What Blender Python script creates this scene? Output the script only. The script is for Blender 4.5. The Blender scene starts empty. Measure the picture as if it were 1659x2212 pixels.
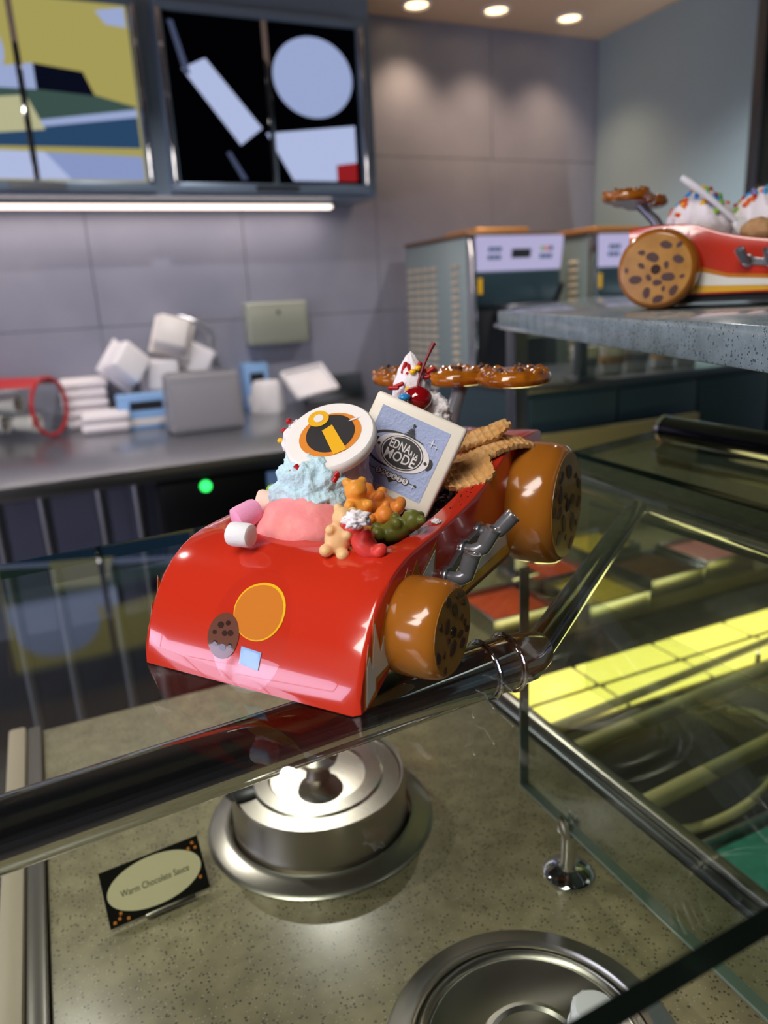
import bpy, bmesh, math, random
from mathutils import Vector, Matrix, noise, Euler
PI = math.pi
random.seed(7)
S = bpy.context.scene
C = S.collection

# ------------------------------------------------------------------ camera
F_PX, PITCH, YAW, ROLL = 1600.0, 16.0, 24.0, -3.0
CAM = Vector((0, 0, 0.18))
p_, y_, r_ = math.radians(PITCH), math.radians(YAW), math.radians(ROLL)
FW = Vector((math.sin(y_) * math.cos(p_), math.cos(y_) * math.cos(p_), -math.sin(p_)))
R0 = Vector((math.cos(y_), -math.sin(y_), 0))
U0 = R0.cross(FW)
RT = R0 * math.cos(r_) + U0 * math.sin(r_)
UP = -R0 * math.sin(r_) + U0 * math.cos(r_)
cd = bpy.data.cameras.new('camera')
cam = bpy.data.objects.new('camera', cd)
C.objects.link(cam)
cam.matrix_world = Matrix(((RT.x, UP.x, -FW.x, CAM.x), (RT.y, UP.y, -FW.y, CAM.y), (RT.z, UP.z, -FW.z, CAM.z), (0, 0, 0, 1)))
cd.sensor_fit = 'HORIZONTAL'
cd.sensor_width = 36.0
cd.lens = F_PX / 1659 * 36.0
cd.clip_start = 0.01
cd.dof.use_dof = True
cd.dof.focus_distance = 0.40
cd.dof.aperture_fstop = 9.0
S.camera = cam
S.view_settings.view_transform = 'Standard'
S.view_settings.look = 'None'
S.view_settings.gamma = 1.0
S.view_settings.use_curve_mapping = False
S.view_settings.exposure = -0.1

# ------------------------------------------------------------------ world
w = bpy.data.worlds.new('world')
S.world = w
w.use_nodes = True
w.node_tree.nodes['Background'].inputs[0].default_value = (0.55, 0.6, 0.72, 1)
w.node_tree.nodes['Background'].inputs[1].default_value = 0.10

CEIL = 1.53
FLOOR = -1.32


def ray(u, v):
    return FW + RT * ((u - 829.5) / F_PX) - UP * ((v - 1106) / F_PX)


def onz(u, v, z):
    d = ray(u, v)
    return CAM + d * ((z - CAM.z) / d.z)


def ony(u, v, y):
    d = ray(u, v)
    return CAM + d * ((y - CAM.y) / d.y)


def onx(u, v, x):
    d = ray(u, v)
    return CAM + d * ((x - CAM.x) / d.x)


def area_lamp(name, loc, size, power, col, rot=(0, 0, 0), parent=None):
    l = bpy.data.lights.new(name, 'AREA')
    l.shape = 'RECTANGLE'
    l.size, l.size_y = size
    l.energy = power
    l.color = col
    o = bpy.data.objects.new(name, l)
    C.objects.link(o)
    o.location = loc
    o.rotation_euler = rot
    if parent:
        o.parent = parent
    return o


# ------------------------------------------------------------------ helpers
def lin(c):
    if isinstance(c, str):
        c = tuple(int(c[i:i + 2], 16) / 255 for i in (0, 2, 4))
    return tuple(((x / 12.92) if x <= 0.04045 else ((x + 0.055) / 1.055) ** 2.4) for x in c) + (1,)


MATS = {}


def mat(name, col, rough=0.5, metal=0.0, spec=0.5, coat=0.0, trans=0.0, sss=0.0, ior=1.45, emit=None, estr=0.0,
        var=None, vscale=20.0, vdetail=3.0, vlo=0.35, vhi=0.65, bump=0.0, bscale=80.0, aniso=0.0, sss_r=(1, .5, .3), sss_s=0.01):
    if name in MATS:
        return MATS[name]
    m = bpy.data.materials.new(name)
    m.use_nodes = True
    nt = m.node_tree
    b = nt.nodes['Principled BSDF']
    b.inputs['Base Color'].default_value = lin(col)
    b.inputs['Roughness'].default_value = rough
    b.inputs['Metallic'].default_value = metal
    b.inputs['Specular IOR Level'].default_value = spec
    b.inputs['Coat Weight'].default_value = coat
    b.inputs['Coat Roughness'].default_value = 0.04
    b.inputs['Transmission Weight'].default_value = trans
    b.inputs['IOR'].default_value = ior
    b.inputs['Anisotropic'].default_value = aniso
    if sss:
        b.inputs['Subsurface Weight'].default_value = sss
        b.inputs['Subsurface Radius'].default_value = sss_r
        b.inputs['Subsurface Scale'].default_value = sss_s
    if emit:
        b.inputs['Emission Color'].default_value = lin(emit)
        b.inputs['Emission Strength'].default_value = estr
    tc = None
    if var or bump:
        tc = nt.nodes.new('ShaderNodeTexCoord')
    if var:
        n = nt.nodes.new('ShaderNodeTexNoise')
        n.inputs['Scale'].default_value = vscale
        n.inputs['Detail'].default_value = vdetail
        nt.links.new(tc.outputs['Object'], n.inputs['Vector'])
        r = nt.nodes.new('ShaderNodeValToRGB')
        r.color_ramp.elements[0].position = vlo
        r.color_ramp.elements[1].position = vhi
        r.color_ramp.elements[0].color = lin(col)
        r.color_ramp.elements[1].color = lin(var)
        nt.links.new(n.outputs['Fac'], r.inputs['Fac'])
        nt.links.new(r.outputs['Color'], b.inputs['Base Color'])
    if bump:
        n2 = nt.nodes.new('ShaderNodeTexNoise')
        n2.inputs['Scale'].default_value = bscale
        n2.inputs['Detail'].default_value = 4
        nt.links.new(tc.outputs['Object'], n2.inputs['Vector'])
        bp = nt.nodes.new('ShaderNodeBump')
        bp.inputs['Strength'].default_value = bump
        bp.inputs['Distance'].default_value = 0.002
        nt.links.new(n2.outputs['Fac'], bp.inputs['Height'])
        nt.links.new(bp.outputs['Normal'], b.inputs['Normal'])
    MATS[name] = m
    return m


def glass_mat(name, tint, refl=1.0, rough=0.0, extra=0.0):
    """thin architectural glass: clear with a Fresnel mirror, same from both sides"""
    m = bpy.data.materials.new(name)
    m.use_nodes = True
    nt = m.node_tree
    nt.nodes.clear()
    N = nt.nodes.new
    out = N('ShaderNodeOutputMaterial')
    g = N('ShaderNodeNewGeometry')
    dot = N('ShaderNodeVectorMath')
    dot.operation = 'DOT_PRODUCT'
    nt.links.new(g.outputs['Incoming'], dot.inputs[0])
    nt.links.new(g.outputs['Normal'], dot.inputs[1])
    ab = N('ShaderNodeMath')
    ab.operation = 'ABSOLUTE'
    nt.links.new(dot.outputs['Value'], ab.inputs[0])
    om = N('ShaderNodeMath')
    om.operation = 'SUBTRACT'
    om.inputs[0].default_value = 1
    nt.links.new(ab.outputs[0], om.inputs[1])
    pw = N('ShaderNodeMath')
    pw.operation = 'POWER'
    pw.inputs[1].default_value = 5
    nt.links.new(om.outputs[0], pw.inputs[0])
    ma = N('ShaderNodeMath')
    ma.operation = 'MULTIPLY_ADD'
    ma.inputs[1].default_value = 0.96 * refl
    ma.inputs[2].default_value = 0.04 * refl + extra
    nt.links.new(pw.outputs[0], ma.inputs[0])
    t = N('ShaderNodeBsdfTransparent')
    t.inputs[0].default_value = tint + (1,)
    gl = N('ShaderNodeBsdfGlossy')
    gl.inputs['Roughness'].default_value = rough
    mx = N('ShaderNodeMixShader')
    nt.links.new(ma.outputs[0], mx.inputs[0])
    nt.links.new(t.outputs[0], mx.inputs[1])
    nt.links.new(gl.outputs[0], mx.inputs[2])
    nt.links.new(mx.outputs[0], out.inputs[0])
    MATS[name] = m
    return m


def emis(name, col, strength):
    m = bpy.data.materials.new(name)
    m.use_nodes = True
    nt = m.node_tree
    nt.nodes.clear()
    out = nt.nodes.new('ShaderNodeOutputMaterial')
    e = nt.nodes.new('ShaderNodeEmission')
    e.inputs[0].default_value = lin(col)
    e.inputs[1].default_value = strength
    nt.links.new(e.outputs[0], out.inputs[0])
    MATS[name] = m
    return m


def speckle(name, base, specks, scale, rough=0.25, coat=0.0, frac=0.25):
    """engineered stone: base colour with small voronoi chips of other colours"""
    m = bpy.data.materials.new(name)
    m.use_nodes = True
    nt = m.node_tree
    b = nt.nodes['Principled BSDF']
    b.inputs['Roughness'].default_value = rough
    b.inputs['Coat Weight'].default_value = coat
    tc = nt.nodes.new('ShaderNodeTexCoord')
    prev = None
    base_rgb = nt.nodes.new('ShaderNodeTexNoise')
    base_rgb.inputs['Scale'].default_value = scale * 0.12
    base_rgb.inputs['Detail'].default_value = 5
    nt.links.new(tc.outputs['Object'], base_rgb.inputs['Vector'])
    rr = nt.nodes.new('ShaderNodeValToRGB')
    c0 = lin(base)
    rr.color_ramp.elements[0].color = (c0[0] * .78, c0[1] * .78, c0[2] * .76, 1)
    rr.color_ramp.elements[1].color = (c0[0] * 1.2, c0[1] * 1.2, c0[2] * 1.2, 1)
    rr.color_ramp.elements[0].position = .3
    rr.color_ramp.elements[1].position = .7
    nt.links.new(base_rgb.outputs['Fac'], rr.inputs['Fac'])
    prev = rr.outputs['Color']
    for k, (col, sc, th) in enumerate(specks):
        v = nt.nodes.new('ShaderNodeTexVoronoi')
        v.inputs['Scale'].default_value = scale * sc
        mp = nt.nodes.new('ShaderNodeMapping')
        mp.inputs['Location'].default_value = (k * 1.7, k * 2.3, k * .9)
        nt.links.new(tc.outputs['Object'], mp.inputs['Vector'])
        nt.links.new(mp.outputs['Vector'], v.inputs['Vector'])
        sep = nt.nodes.new('ShaderNodeSeparateColor')
        nt.links.new(v.outputs['Color'], sep.inputs[0])
        sel = nt.nodes.new('ShaderNodeMath')
        sel.operation = 'LESS_THAN'
        sel.inputs[1].default_value = frac
        nt.links.new(sep.outputs[0], sel.inputs[0])
        near = nt.nodes.new('ShaderNodeMath')
        near.operation = 'LESS_THAN'
        near.inputs[1].default_value = th
        nt.links.new(v.outputs['Distance'], near.inputs[0])
        mu = nt.nodes.new('ShaderNodeMath')
        mu.operation = 'MULTIPLY'
        nt.links.new(sel.outputs[0], mu.inputs[0])
        nt.links.new(near.outputs[0], mu.inputs[1])
        mx = nt.nodes.new('ShaderNodeMix')
        mx.data_type = 'RGBA'
        nt.links.new(mu.outputs[0], mx.inputs[0])
        nt.links.new(prev, mx.inputs[6])
        mx.inputs[7].default_value = lin(col)
        prev = mx.outputs[2]
    nt.links.new(prev, b.inputs['Base Color'])
    MATS[name] = m
    return m


def rotm(rot):
    return Euler(rot).to_matrix().to_4x4()


def frame(xa, ya, za, o=(0, 0, 0)):
    xa, ya, za = Vector(xa).normalized(), Vector(ya).normalized(), Vector(za).normalized()
    return Matrix(((xa.x, ya.x, za.x, o[0]), (xa.y, ya.y, za.y, o[1]), (xa.z, ya.z, za.z, o[2]), (0, 0, 0, 1)))


class MB:
    def __init__(self):
        self.bm = bmesh.new()

    def _add(self, src, M=None, mi=0):
        if M is not None:
            bmesh.ops.transform(src, matrix=M, verts=src.verts)
        for f in src.faces:
            f.material_index = mi
        me = bpy.data.meshes.new('tmp')
        src.to_mesh(me)
        src.free()
        self.bm.from_mesh(me)
        bpy.data.meshes.remove(me)
        return self

    def box(self, c, s, rot=(0, 0, 0), bev=0.0, seg=2, M=None, mi=0, taper=None):
        b = bmesh.new()
        bmesh.ops.create_cube(b, size=1)
        for v in b.verts:
            k = 1.0
            if taper and v.co.z > 0:
                k = taper
            v.co = Vector((v.co.x * s[0] * k, v.co.y * s[1] * k, v.co.z * s[2]))
        if bev:
            bmesh.ops.bevel(b, geom=b.edges[:], offset=bev, segments=seg, profile=0.5, affect='EDGES')
        T = Matrix.Translation(c) @ rotm(rot)
        if M is not None:
            T = M @ T
        return self._add(b, T, mi)

    def between(self, a, b, bev=0.0, seg=2, mi=0):
        a, b = Vector(a), Vector(b)
        return self.box((a + b) / 2, [abs(x) for x in (b - a)], bev=bev, seg=seg, mi=mi)

    def cyl(self, p0, p1, r0, r1=None, seg=24, mi=0, caps=True):
        p0, p1 = Vector(p0), Vector(p1)
        r1 = r0 if r1 is None else r1
        d = p1 - p0
        b = bmesh.new()
        bmesh.ops.create_cone(b, cap_ends=caps, segments=seg, radius1=r0, radius2=r1, depth=d.length)
        q = Vector((0, 0, 1)).rotation_difference(d.normalized())
        return self._add(b, Matrix.Translation((p0 + p1) / 2) @ q.to_matrix().to_4x4(), mi)

    def sph(self, c, r, scale=(1, 1, 1), rot=(0, 0, 0), sub=3, mi=0, nz=0.0, ns=100.0, seed=0, M=None):
        b = bmesh.new()
        bmesh.ops.create_icosphere(b, subdivisions=sub, radius=1)
        if nz:
            for v in b.verts:
                n = noise.fractal(v.co * ns + Vector((seed * 3.1, seed * 1.7, seed)), 1.0, 2.0, 4)
                v.co *= 1 + nz * n
        T = Matrix.Translation(c) @ rotm(rot) @ Matrix.Diagonal((r * scale[0], r * scale[1], r * scale[2], 1))
        if M is not None:
            T = M @ T
        return self._add(b, T, mi)

    def tube(self, pts, r, seg=16, mi=0, caps=True, closed=False, radii=None):
        pts = [Vector(p) for p in pts]
        n = len(pts)
        rings = []
        up = None
        for i, p in enumerate(pts):
            if closed:
                t = (pts[(i + 1) % n] - pts[i - 1]).normalized()
            else:
                t = (pts[min(i + 1, n - 1)] - pts[max(i - 1, 0)]).normalized()
            if up is None:
                up = t.orthogonal().normalized()
            up = (up - t * up.dot(t)).normalized()
            sd = t.cross(up)
            rr = radii[i] if radii else r
            rings.append([self.bm.verts.new(p + (up * math.cos(a) + sd * math.sin(a)) * rr)
                          for a in [2 * PI * k / seg for k in range(seg)]])
        m = n if closed else n - 1
        for i in range(m):
            A, B = rings[i], rings[(i + 1) % n]
            for k in range(seg):
                f = self.bm.faces.new((A[k], A[(k + 1) % seg], B[(k + 1) % seg], B[k]))
                f.material_index = mi
        if caps and not closed:
            for ring, rev in ((rings[0], True), (rings[-1], False)):
                f = self.bm.faces.new(list(reversed(ring)) if rev else ring)
                f.material_index = mi
        return self

    def lathe(self, prof, seg=32, M=None, mi=0, rfun=None):
        """prof: (r,z) list"""
        b = bmesh.new()
        rings = []
        for r, z in prof:
            if r <= 1e-6:
                rings.append([b.verts.new((0, 0, z))])
            else:
                rings.append([b.verts.new(((r * (rfun(a, z) if rfun else 1)) * math.cos(a), (r * (rfun(a, z) if rfun else 1)) * math.sin(a), z))
                              for a in [2 * PI * k / seg for k in range(seg)]])
        for A, B in zip(rings, rings[1:]):
            for k in range(seg):
                k2 = (k + 1) % seg
                if len(A) == 1 and len(B) == 1:
                    continue
                if len(A) == 1:
                    b.faces.new((A[0], B[k], B[k2])[::-1])
                elif len(B) == 1:
                    b.faces.new((A[k], A[k2], B[0]))
                else:
                    b.faces.new((A[k], A[k2], B[k2], B[k]))
        bmesh.ops.recalc_face_normals(b, faces=b.faces[:])
        return self._add(b, M, mi)

    def prism(self, poly, h, M=None, mi=0, side_mi=None, bev=0.0):
        """poly: 2D points (x,y) extruded z 0..h"""
        b = bmesh.new()
        vs = [b.verts.new((p[0], p[1], 0)) for p in poly]
        f = b.faces.new(vs)
        f.normal_update()
        if f.normal.z > 0:
            f.normal_flip()
        r = bmesh.ops.extrude_face_region(b, geom=[f])
        for v in [g for g in r['geom'] if isinstance(g, bmesh.types.BMVert)]:
            v.co.z = h
        if bev:
            bmesh.ops.bevel(b, geom=b.edges[:], offset=bev, segments=2, profile=.5, affect='EDGES')
        bmesh.ops.recalc_face_normals(b, faces=b.faces[:])
        if M is not None:
            bmesh.ops.transform(b, matrix=M, verts=b.verts)
        for f in b.faces:
            f.material_index = mi
        if side_mi is not None:
            za = (M.to_3x3() @ Vector((0, 0, 1))).normalized() if M is not None else Vector((0, 0, 1))
            b.normal_update()
            for f in b.faces:
                if abs(f.normal.dot(za)) < .7:
                    f.material_index = side_mi
        me = bpy.data.meshes.new('tmp')
        b.to_mesh(me)
        b.free()
        self.bm.from_mesh(me)
        bpy.data.meshes.remove(me)
        return self

    def mesh(self, name, mats, ang=0.65):
        me = bpy.data.meshes.new(name)
        self.bm.to_mesh(me)
        self.bm.free()
        for m in (mats if isinstance(mats, (list, tuple)) else [mats]):
            me.materials.append(MATS[m] if isinstance(m, str) else m)
        for p in me.polygons:
            p.use_smooth = True
        me.set_sharp_from_angle(angle=ang)
        return me

    def build(self, name, mats, parent=None, ang=0.65):
        return link(name, self.mesh(name, mats, ang), parent)


def link(name, me, parent=None):
    o = bpy.data.objects.new(name, me)
    C.objects.link(o)
    if parent:
        o.parent = parent
    return o


def tag(o, label, cat, group=None, kind=None):
    if label:
        o['label'] = label
    if cat:
        o['category'] = cat
    if group:
        o['group'] = group
    if kind:
        o['kind'] = kind
    return o


def empty(name, loc=(0, 0, 0), rot=(0, 0, 0)):
    o = bpy.data.objects.new(name, None)
    C.objects.link(o)
    o.empty_display_size = 0.02
    o.location = loc
    o.rotation_euler = rot
    return o


def struct(o, label=None):
    o['kind'] = 'structure'
    if label:
        o['label'] = label
    return o


def copy_tree(o, parent=None):
    c = o.copy()
    C.objects.link(c)
    c.parent = parent
    for ch in list(o.children):
        copy_tree(ch, c)
    return c


def bake(o):
    """evaluate the modifiers of a temporary object into a plain mesh"""
    bpy.context.view_layer.update()
    dg = bpy.context.evaluated_depsgraph_get()
    me = bpy.data.meshes.new_from_object(o.evaluated_get(dg))
    bpy.data.objects.remove(o)
    for p in me.polygons:
        p.use_smooth = True
    return me


def text_mesh(s, size, m, sx=1.0, bold=0.0, shear=0.0, extrude=0.0):
    cu = bpy.data.curves.new('lettering', 'FONT')
    cu.body = s
    cu.size = size
    cu.align_x = 'CENTER'
    cu.align_y = 'CENTER'
    cu.offset = bold
    cu.shear = shear
    cu.extrude = extrude
    cu.resolution_u = 3
    o = bpy.data.objects.new('lettering', cu)
    C.objects.link(o)
    me = bake(o)
    for v in me.vertices:
        v.co.x *= sx
    me.materials.clear()
    me.materials.append(MATS[m])
    return me


def ell(cx, cy, a, b, n=40, rot=0.0, a0=0, a1=2 * PI):
    pts = []
    for k in range(n):
        t = a0 + (a1 - a0) * k / (n if a1 - a0 > 6.28 else n - 1)
        x, y = a * math.cos(t), b * math.sin(t)
        pts.append((cx + x * math.cos(rot) - y * math.sin(rot), cy + x * math.sin(rot) + y * math.cos(rot)))
    return pts


# ------------------------------------------------------------------ materials
mat('wall_tile', '888a9c', rough=0.38, var='9294a4', vscale=3)
mat('wall_grout', '5d5c62', rough=0.8)
mat('wall_paint', 'a3bac2', rough=0.5)
mat('wall_plain', '8b8984', rough=0.7)
mat('ceiling_paint', 'cdb39c', rough=0.7)
mat('ceiling_dark', '2e2c2e', rough=0.8)
mat('wall_dark', '4b494a', rough=0.7)
mat('floor_tile', '565350', rough=0.35, var='5f5b56', vscale=4)
mat('steel', 'a9abb0', rough=0.28, metal=1.0)
mat('warm_sheen', 'c98a3c', rough=0.35, metal=0.4)  # warm downlight reflections on the machine tops, put into this colour and the next
mat('warm_sheen_dark', '7d6350', rough=0.35, metal=0.5)
mat('steel_soft', 'a6aa9c', rough=0.42, metal=0.35)
mat('machine_steel', '9fb0b2', rough=0.5, metal=0.6)
mat('louver_steel', 'd6c6b0', rough=0.4, metal=0.2)
mat('steel_dark', '6d7076', rough=0.35, metal=1.0)
mat('steel_brushed', 'b8b2a8', rough=0.3, metal=1.0, aniso=0.5)
mat('chrome', 'd8d8dc', rough=0.05, metal=1.0)
mat('chrome_mid', '85858c', rough=0.06, metal=1.0)
mat('chrome_dark', '46464c', rough=0.07, metal=1.0)
mat('frame_blue', '8092a8', rough=0.35, metal=0.35)
mat('black_plastic', '0d0d10', rough=0.35)
mat('dark_panel', '2b2d31', rough=0.4, metal=0.3)
mat('teal_panel', '2d4149', rough=0.35, metal=0.2)
mat('white_plastic', 'e6e3e8', rough=0.35)
mat('cloth_white', 'e6e0e4', rough=0.9)
mat('grey_plastic', '8e8c92', rough=0.4)
mat('blue_print', '86aede', rough=0.5)
mat('red_lid', 'b0252a', rough=0.3)
mat('clear_plastic', 'd9dad8', rough=0.1, trans=0.9)
speckle('stone', '8d8467', [('4c483c', 1.0, .32), ('b0aa98', 1.3, .24), ('5f5a48', .8, .32)], 360, rough=0.26, frac=.22)
speckle('granite', '77868c', [('353d42', 1.0, .30), ('9aa7aa', 1.5, .25), ('4e5a5f', .7, .34)], 470, rough=0.14, frac=.26)
mat('trim_grey', '6e6a64', rough=0.3, metal=0.4)
mat('trim_beige', 'b3a590', rough=0.45)
mat('stone_side', '5d5a50', rough=0.5)
glass_mat('glass_clear', (.90, .93, .90))
glass_mat('glass_green', (.88, .92, .86))
mat('glass_edge', '0b1a13', rough=0.15, spec=0.3)
mat('glass_edge_pale', '66756a', rough=0.15, spec=0.6)
# car
mat('red_plastic', 'c6301a', rough=0.16, coat=0.8, bump=0.02, bscale=60)
mat('caramel_plastic', '9c5c1a', rough=0.16, coat=0.4, var='a4641e', vscale=30)
mat('cookie_face', 'b98434', rough=0.22, coat=0.4, var='a8742a', vscale=60)
mat('cookie_chip', '4a2a1c', rough=0.4)
mat('glaze', 'ad6414', rough=0.16, coat=0.6, var='8a4c0e', vscale=120)
mat('pipe_grey', '77787e', rough=0.28, metal=0.35, coat=0.2)
mat('pipe_silver', 'a4a5a8', rough=0.22, metal=0.8)
mat('flame_white', 'e9e6da', rough=0.18, coat=0.5)
mat('flame_yellow', 'e6b030', rough=0.18, coat=0.5)
mat('flame_orange', 'c77a1a', rough=0.18, coat=0.5)
mat('underside', '141416', rough=0.6)
glass_mat('film', (1, 1, 1), rough=0.03)
mat('sticker_orange', 'cc7a2c', rough=0.12, coat=0.4)
mat('sticker_yellow', 'edb928', rough=0.12, coat=0.4)
mat('sticker_brown', '6a4236', rough=0.12, coat=0.4)
mat('sticker_dark', '38241f', rough=0.12, coat=0.4)
mat('sticker_blue', '86aede', rough=0.15, coat=0.4)
# food
mat('white_chocolate', 'f3ebdc', rough=0.42, sss=0.25, sss_r=(1, .8, .5), sss_s=0.002, bump=0.03, bscale=300)
mat('white_candy', 'f6f1ec', rough=0.45, sss=0.25, sss_r=(1, .9, .8), sss_s=0.002)
mat('ice_pink', 'f58f92', rough=0.5, sss=0.3, sss_r=(1, .5, .4), sss_s=0.003, var='f9a3a0', vscale=90, bump=0.25, bscale=260)
mat('cream_blue', 'c5e4ee', rough=0.75, sss=0.3, sss_r=(.8, 1, 1), sss_s=0.003, bump=0.5, bscale=700)
mat('cream_lilac', 'cfc4de', rough=0.7, sss=0.3, sss_r=(1, .9, 1), sss_s=0.003, bump=0.4, bscale=600)
mat('cream_white', 'f3ecee', rough=0.75, sss=0.25, sss_r=(1, .9, .9), sss_s=0.002, bump=0.4, bscale=600)
mat('marsh_pink', 'f0a3c8', rough=0.8, sss=0.3, sss_r=(1, .6, .7), sss_s=0.002, bump=0.2, bscale=700)
mat('marsh_white', 'efeef0', rough=0.8, sss=0.3, sss_r=(1, .9, .9), sss_s=0.002, bump=0.2, bscale=700)
mat('marsh_peach', 'f5d3c2', rough=0.8, sss=0.3, sss_r=(1, .8, .7), sss_s=0.002, bump=0.2, bscale=700)
for nm, col, c2 in (('gummy_pale', 'fbcb94', 'f2b46c'), ('gummy_orange', 'f0923c', 'de8526'), ('gummy_amber', 'f5a640', 'e0942c'), ('gummy_red', 'ee4c44', 'e63c36'), ('gummy_green', '686c28', '5f6424')):
    mat(nm, col, rough=0.4, trans=0.12, sss=0.6, sss_r=(1, .6, .25), sss_s=0.006, ior=1.4, bump=0.08, bscale=500)
mat('crumb_dark', '16100e', rough=0.8, var='2a1d18', vscale=400)
mat('waffle', 'dcae74', rough=0.8, var='cc9858', vscale=120, bump=0.4, bscale=500)
mat('cherry', '8e0b12', rough=0.06, coat=0.8, sss=0.2, sss_r=(1, .1, .1), sss_s=0.002)
mat('cherry_stem', '7a2028', rough=0.4)
mat('sprinkle_red', 'b3141c', rough=0.35)
mat('candy_yellow', 'f2bd1c', rough=0.25)
mat('candy_green', '7fb52a', rough=0.25)
mat('candy_blue', '2f8ed0', rough=0.25)
mat('candy_orange', 'e8641a', rough=0.3)
mat('print_blue', 'a6b4da', rough=0.5, bump=0.35, bscale=500)
mat('ink_black', '2f2c2c', rough=0.5)
mat('ink_white', 'ebe6e6', rough=0.5)
mat('ink_orange', 'e48a2c', rough=0.45)
mat('ink_yellow', 'f0b41a', rough=0.45)
mat('spoon_white', 'e9e9ea', rough=0.25, sss=.1)
mat('wafer_tan', 'b58a5c', rough=0.8, var='c79c6c', vscale=150, bump=0.4, bscale=300)
mat('sign_black', '15130f', rough=0.3)
mat('sign_cream', 'eadfb4', rough=0.4)
mat('tub_teal', '3f9c86', rough=0.5, var='2f8a72', vscale=60, bump=.3, bscale=90)
mat('tub_yellow', 'd8c03a', rough=0.5, var='c9ae2a', vscale=40, bump=.3, bscale=90)
mat('tub_orange', 'd9582a', rough=0.5, var='c94a20', vscale=40, bump=.3, bscale=90)
mat('tub_brown', '6a4630', rough=0.5, var='59381f', vscale=40, bump=.3, bscale=90)
mat('tub_pink', 'd98a86', rough=0.5, var='cc7a76', vscale=40, bump=.3, bscale=90)
mat('cup_white', 'd9d4d2', rough=0.4)
mat('case_inner', '8a8460', rough=0.4, metal=.2)
emis('strip_glow', 'ffeadd', 3.0)
emis('case_glow', 'ffe870', 2.6)
mat('rod_lit', 'd9cf92', rough=0.3)  # yellow case light reflected on the rods, put into their colour
emis('daylight', 'dcdcff', 8.5)
emis('lamp_warm', 'ffd9a0', 6.0)
emis('lamp_white', 'fff6ee', 4.0)
emis('led_green', '38ff70', 2.2)
emis('lcd_panel', 'cfc9f2', 0.75)
for nm, col, st in (('scr_yellow', 'c5b96a', .72), ('scr_pale', 'a5b4de', .9), ('scr_lav', 'b8c4ea', .95), ('scr_green', '4c6660', .65), ('scr_navy', '161a30', .4), ('scr_blue', '34567c', .7),
                    ('scr_black', '06070c', .3), ('scr_red', 'b82a2e', .6), ('scr_cream', 'cdcba0', .8), ('scr_line', '6e7aa0', .4), ('scr_mid', '96a6d8', .85)):
    emis(nm, col, st)

# ------------------------------------------------------------------ the room
YB, XR = 3.80, 3.17
XL, YF = -3.2, -3.6
o = struct(MB().between((XL, YF, FLOOR - .05), (XR, YB, FLOOR)).build('floor', 'floor_tile'), 'grey tiled floor of the shop')
struct(MB().between((XL, 2.75, CEIL), (XR, YB, CEIL + .06)).build('ceiling', 'ceiling_paint'), 'tan painted ceiling with round downlights')
struct(MB().between((XL, YF, CEIL), (XR, 2.749, CEIL + .06)).build('ceiling', 'ceiling_dark'), 'dark ceiling over the counter')
wb = struct(MB().between((XL, YB, FLOOR), (XR + .1, YB + .1, CEIL + .06)).build('wall_back', 'wall_grout'), 'back wall clad in large grey panels')
struct(MB().between((XR, YF, FLOOR), (XR + .1, YB, CEIL + .06)).build('wall_right', 'wall_paint'), 'pale blue grey side wall')
struct(MB().between((XL - .1, YF, FLOOR), (XL, YB, CEIL + .06)).build('wall_left', 'wall_plain'), 'plain wall on the far side of the kitchen')
struct(MB().between((XL, YF - .1, FLOOR), (XR, YF, CEIL + .06)).build('wall_front', 'wall_dark'), 'plain wall behind the customers')
xs = [3.17 - .72 * k for k in range(9)]
zs = [FLOOR, -.65, .12, .89, CEIL]
for i in range(8):
    for j in range(4):
        MB().between((xs[i + 1] + .0015, YB - .012, zs[j] + .0015), (xs[i] - .0015, YB, zs[j + 1] - .0015), bev=.001, seg=1).build('wall_panel', 'wall_tile', wb)


# ceiling lights (customer side panels and the downlights along the back wall)
def ceiling_panel(x, y, power, sx=1.2, sy=0.6, label=''):
    r = tag(empty('ceiling_light', (x, y, CEIL)), label, 'ceiling light', 'flat light panels over the customer side')
    MB().between((-sx / 2 - .03, -sy / 2 - .03, -.02), (sx / 2 + .03, sy / 2 + .03, 0)).build('light_frame', 'white_plastic', r)
    MB().between((-sx / 2, -sy / 2, -.024), (sx / 2, sy / 2, -.0205)).build('diffuser', 'lamp_white', r)
    area_lamp('panel_lamp', (0, 0, -.03), (sx, sy), power, (1, .95, .9), parent=r)


LBL = 'flat white ceiling light panel on the customer side'
ceiling_panel(-2.1, -.6, 32, label=LBL)
ceiling_panel(-.9, -.35, 27, label=LBL)
for q, (x, y) in enumerate(((-.9, 2.1), (.6, 2.35), (2.3, 2.2))):
    r = tag(empty('downlight', (x, y, CEIL)), 'round recessed downlight over the kitchen aisle', 'downlight', 'downlights over the kitchen aisle')
    MB().lathe([(.052, 0), (.075, 0), (.075, -.006), (.06, -.012), (.052, -.004)], 32).build('trim_ring', 'white_plastic', r)
    MB().lathe([(0, -.003), (.052, -.003), (.052, -.0005), (0, -.0005)], 32).build('lamp_lens', 'lamp_white', r)
    l = bpy.data.lights.new('aisle_lamp', 'SPOT')
    l.energy = 70
    l.color = (1, .93, .88)
    l.spot_size = 2.3
    l.spot_blend = .6
    l.shadow_soft_size = .025
    lo = bpy.data.objects.new('aisle_lamp', l)
    C.objects.link(lo)
    lo.parent = r
    lo.location = (0, 0, -.02)
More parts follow.
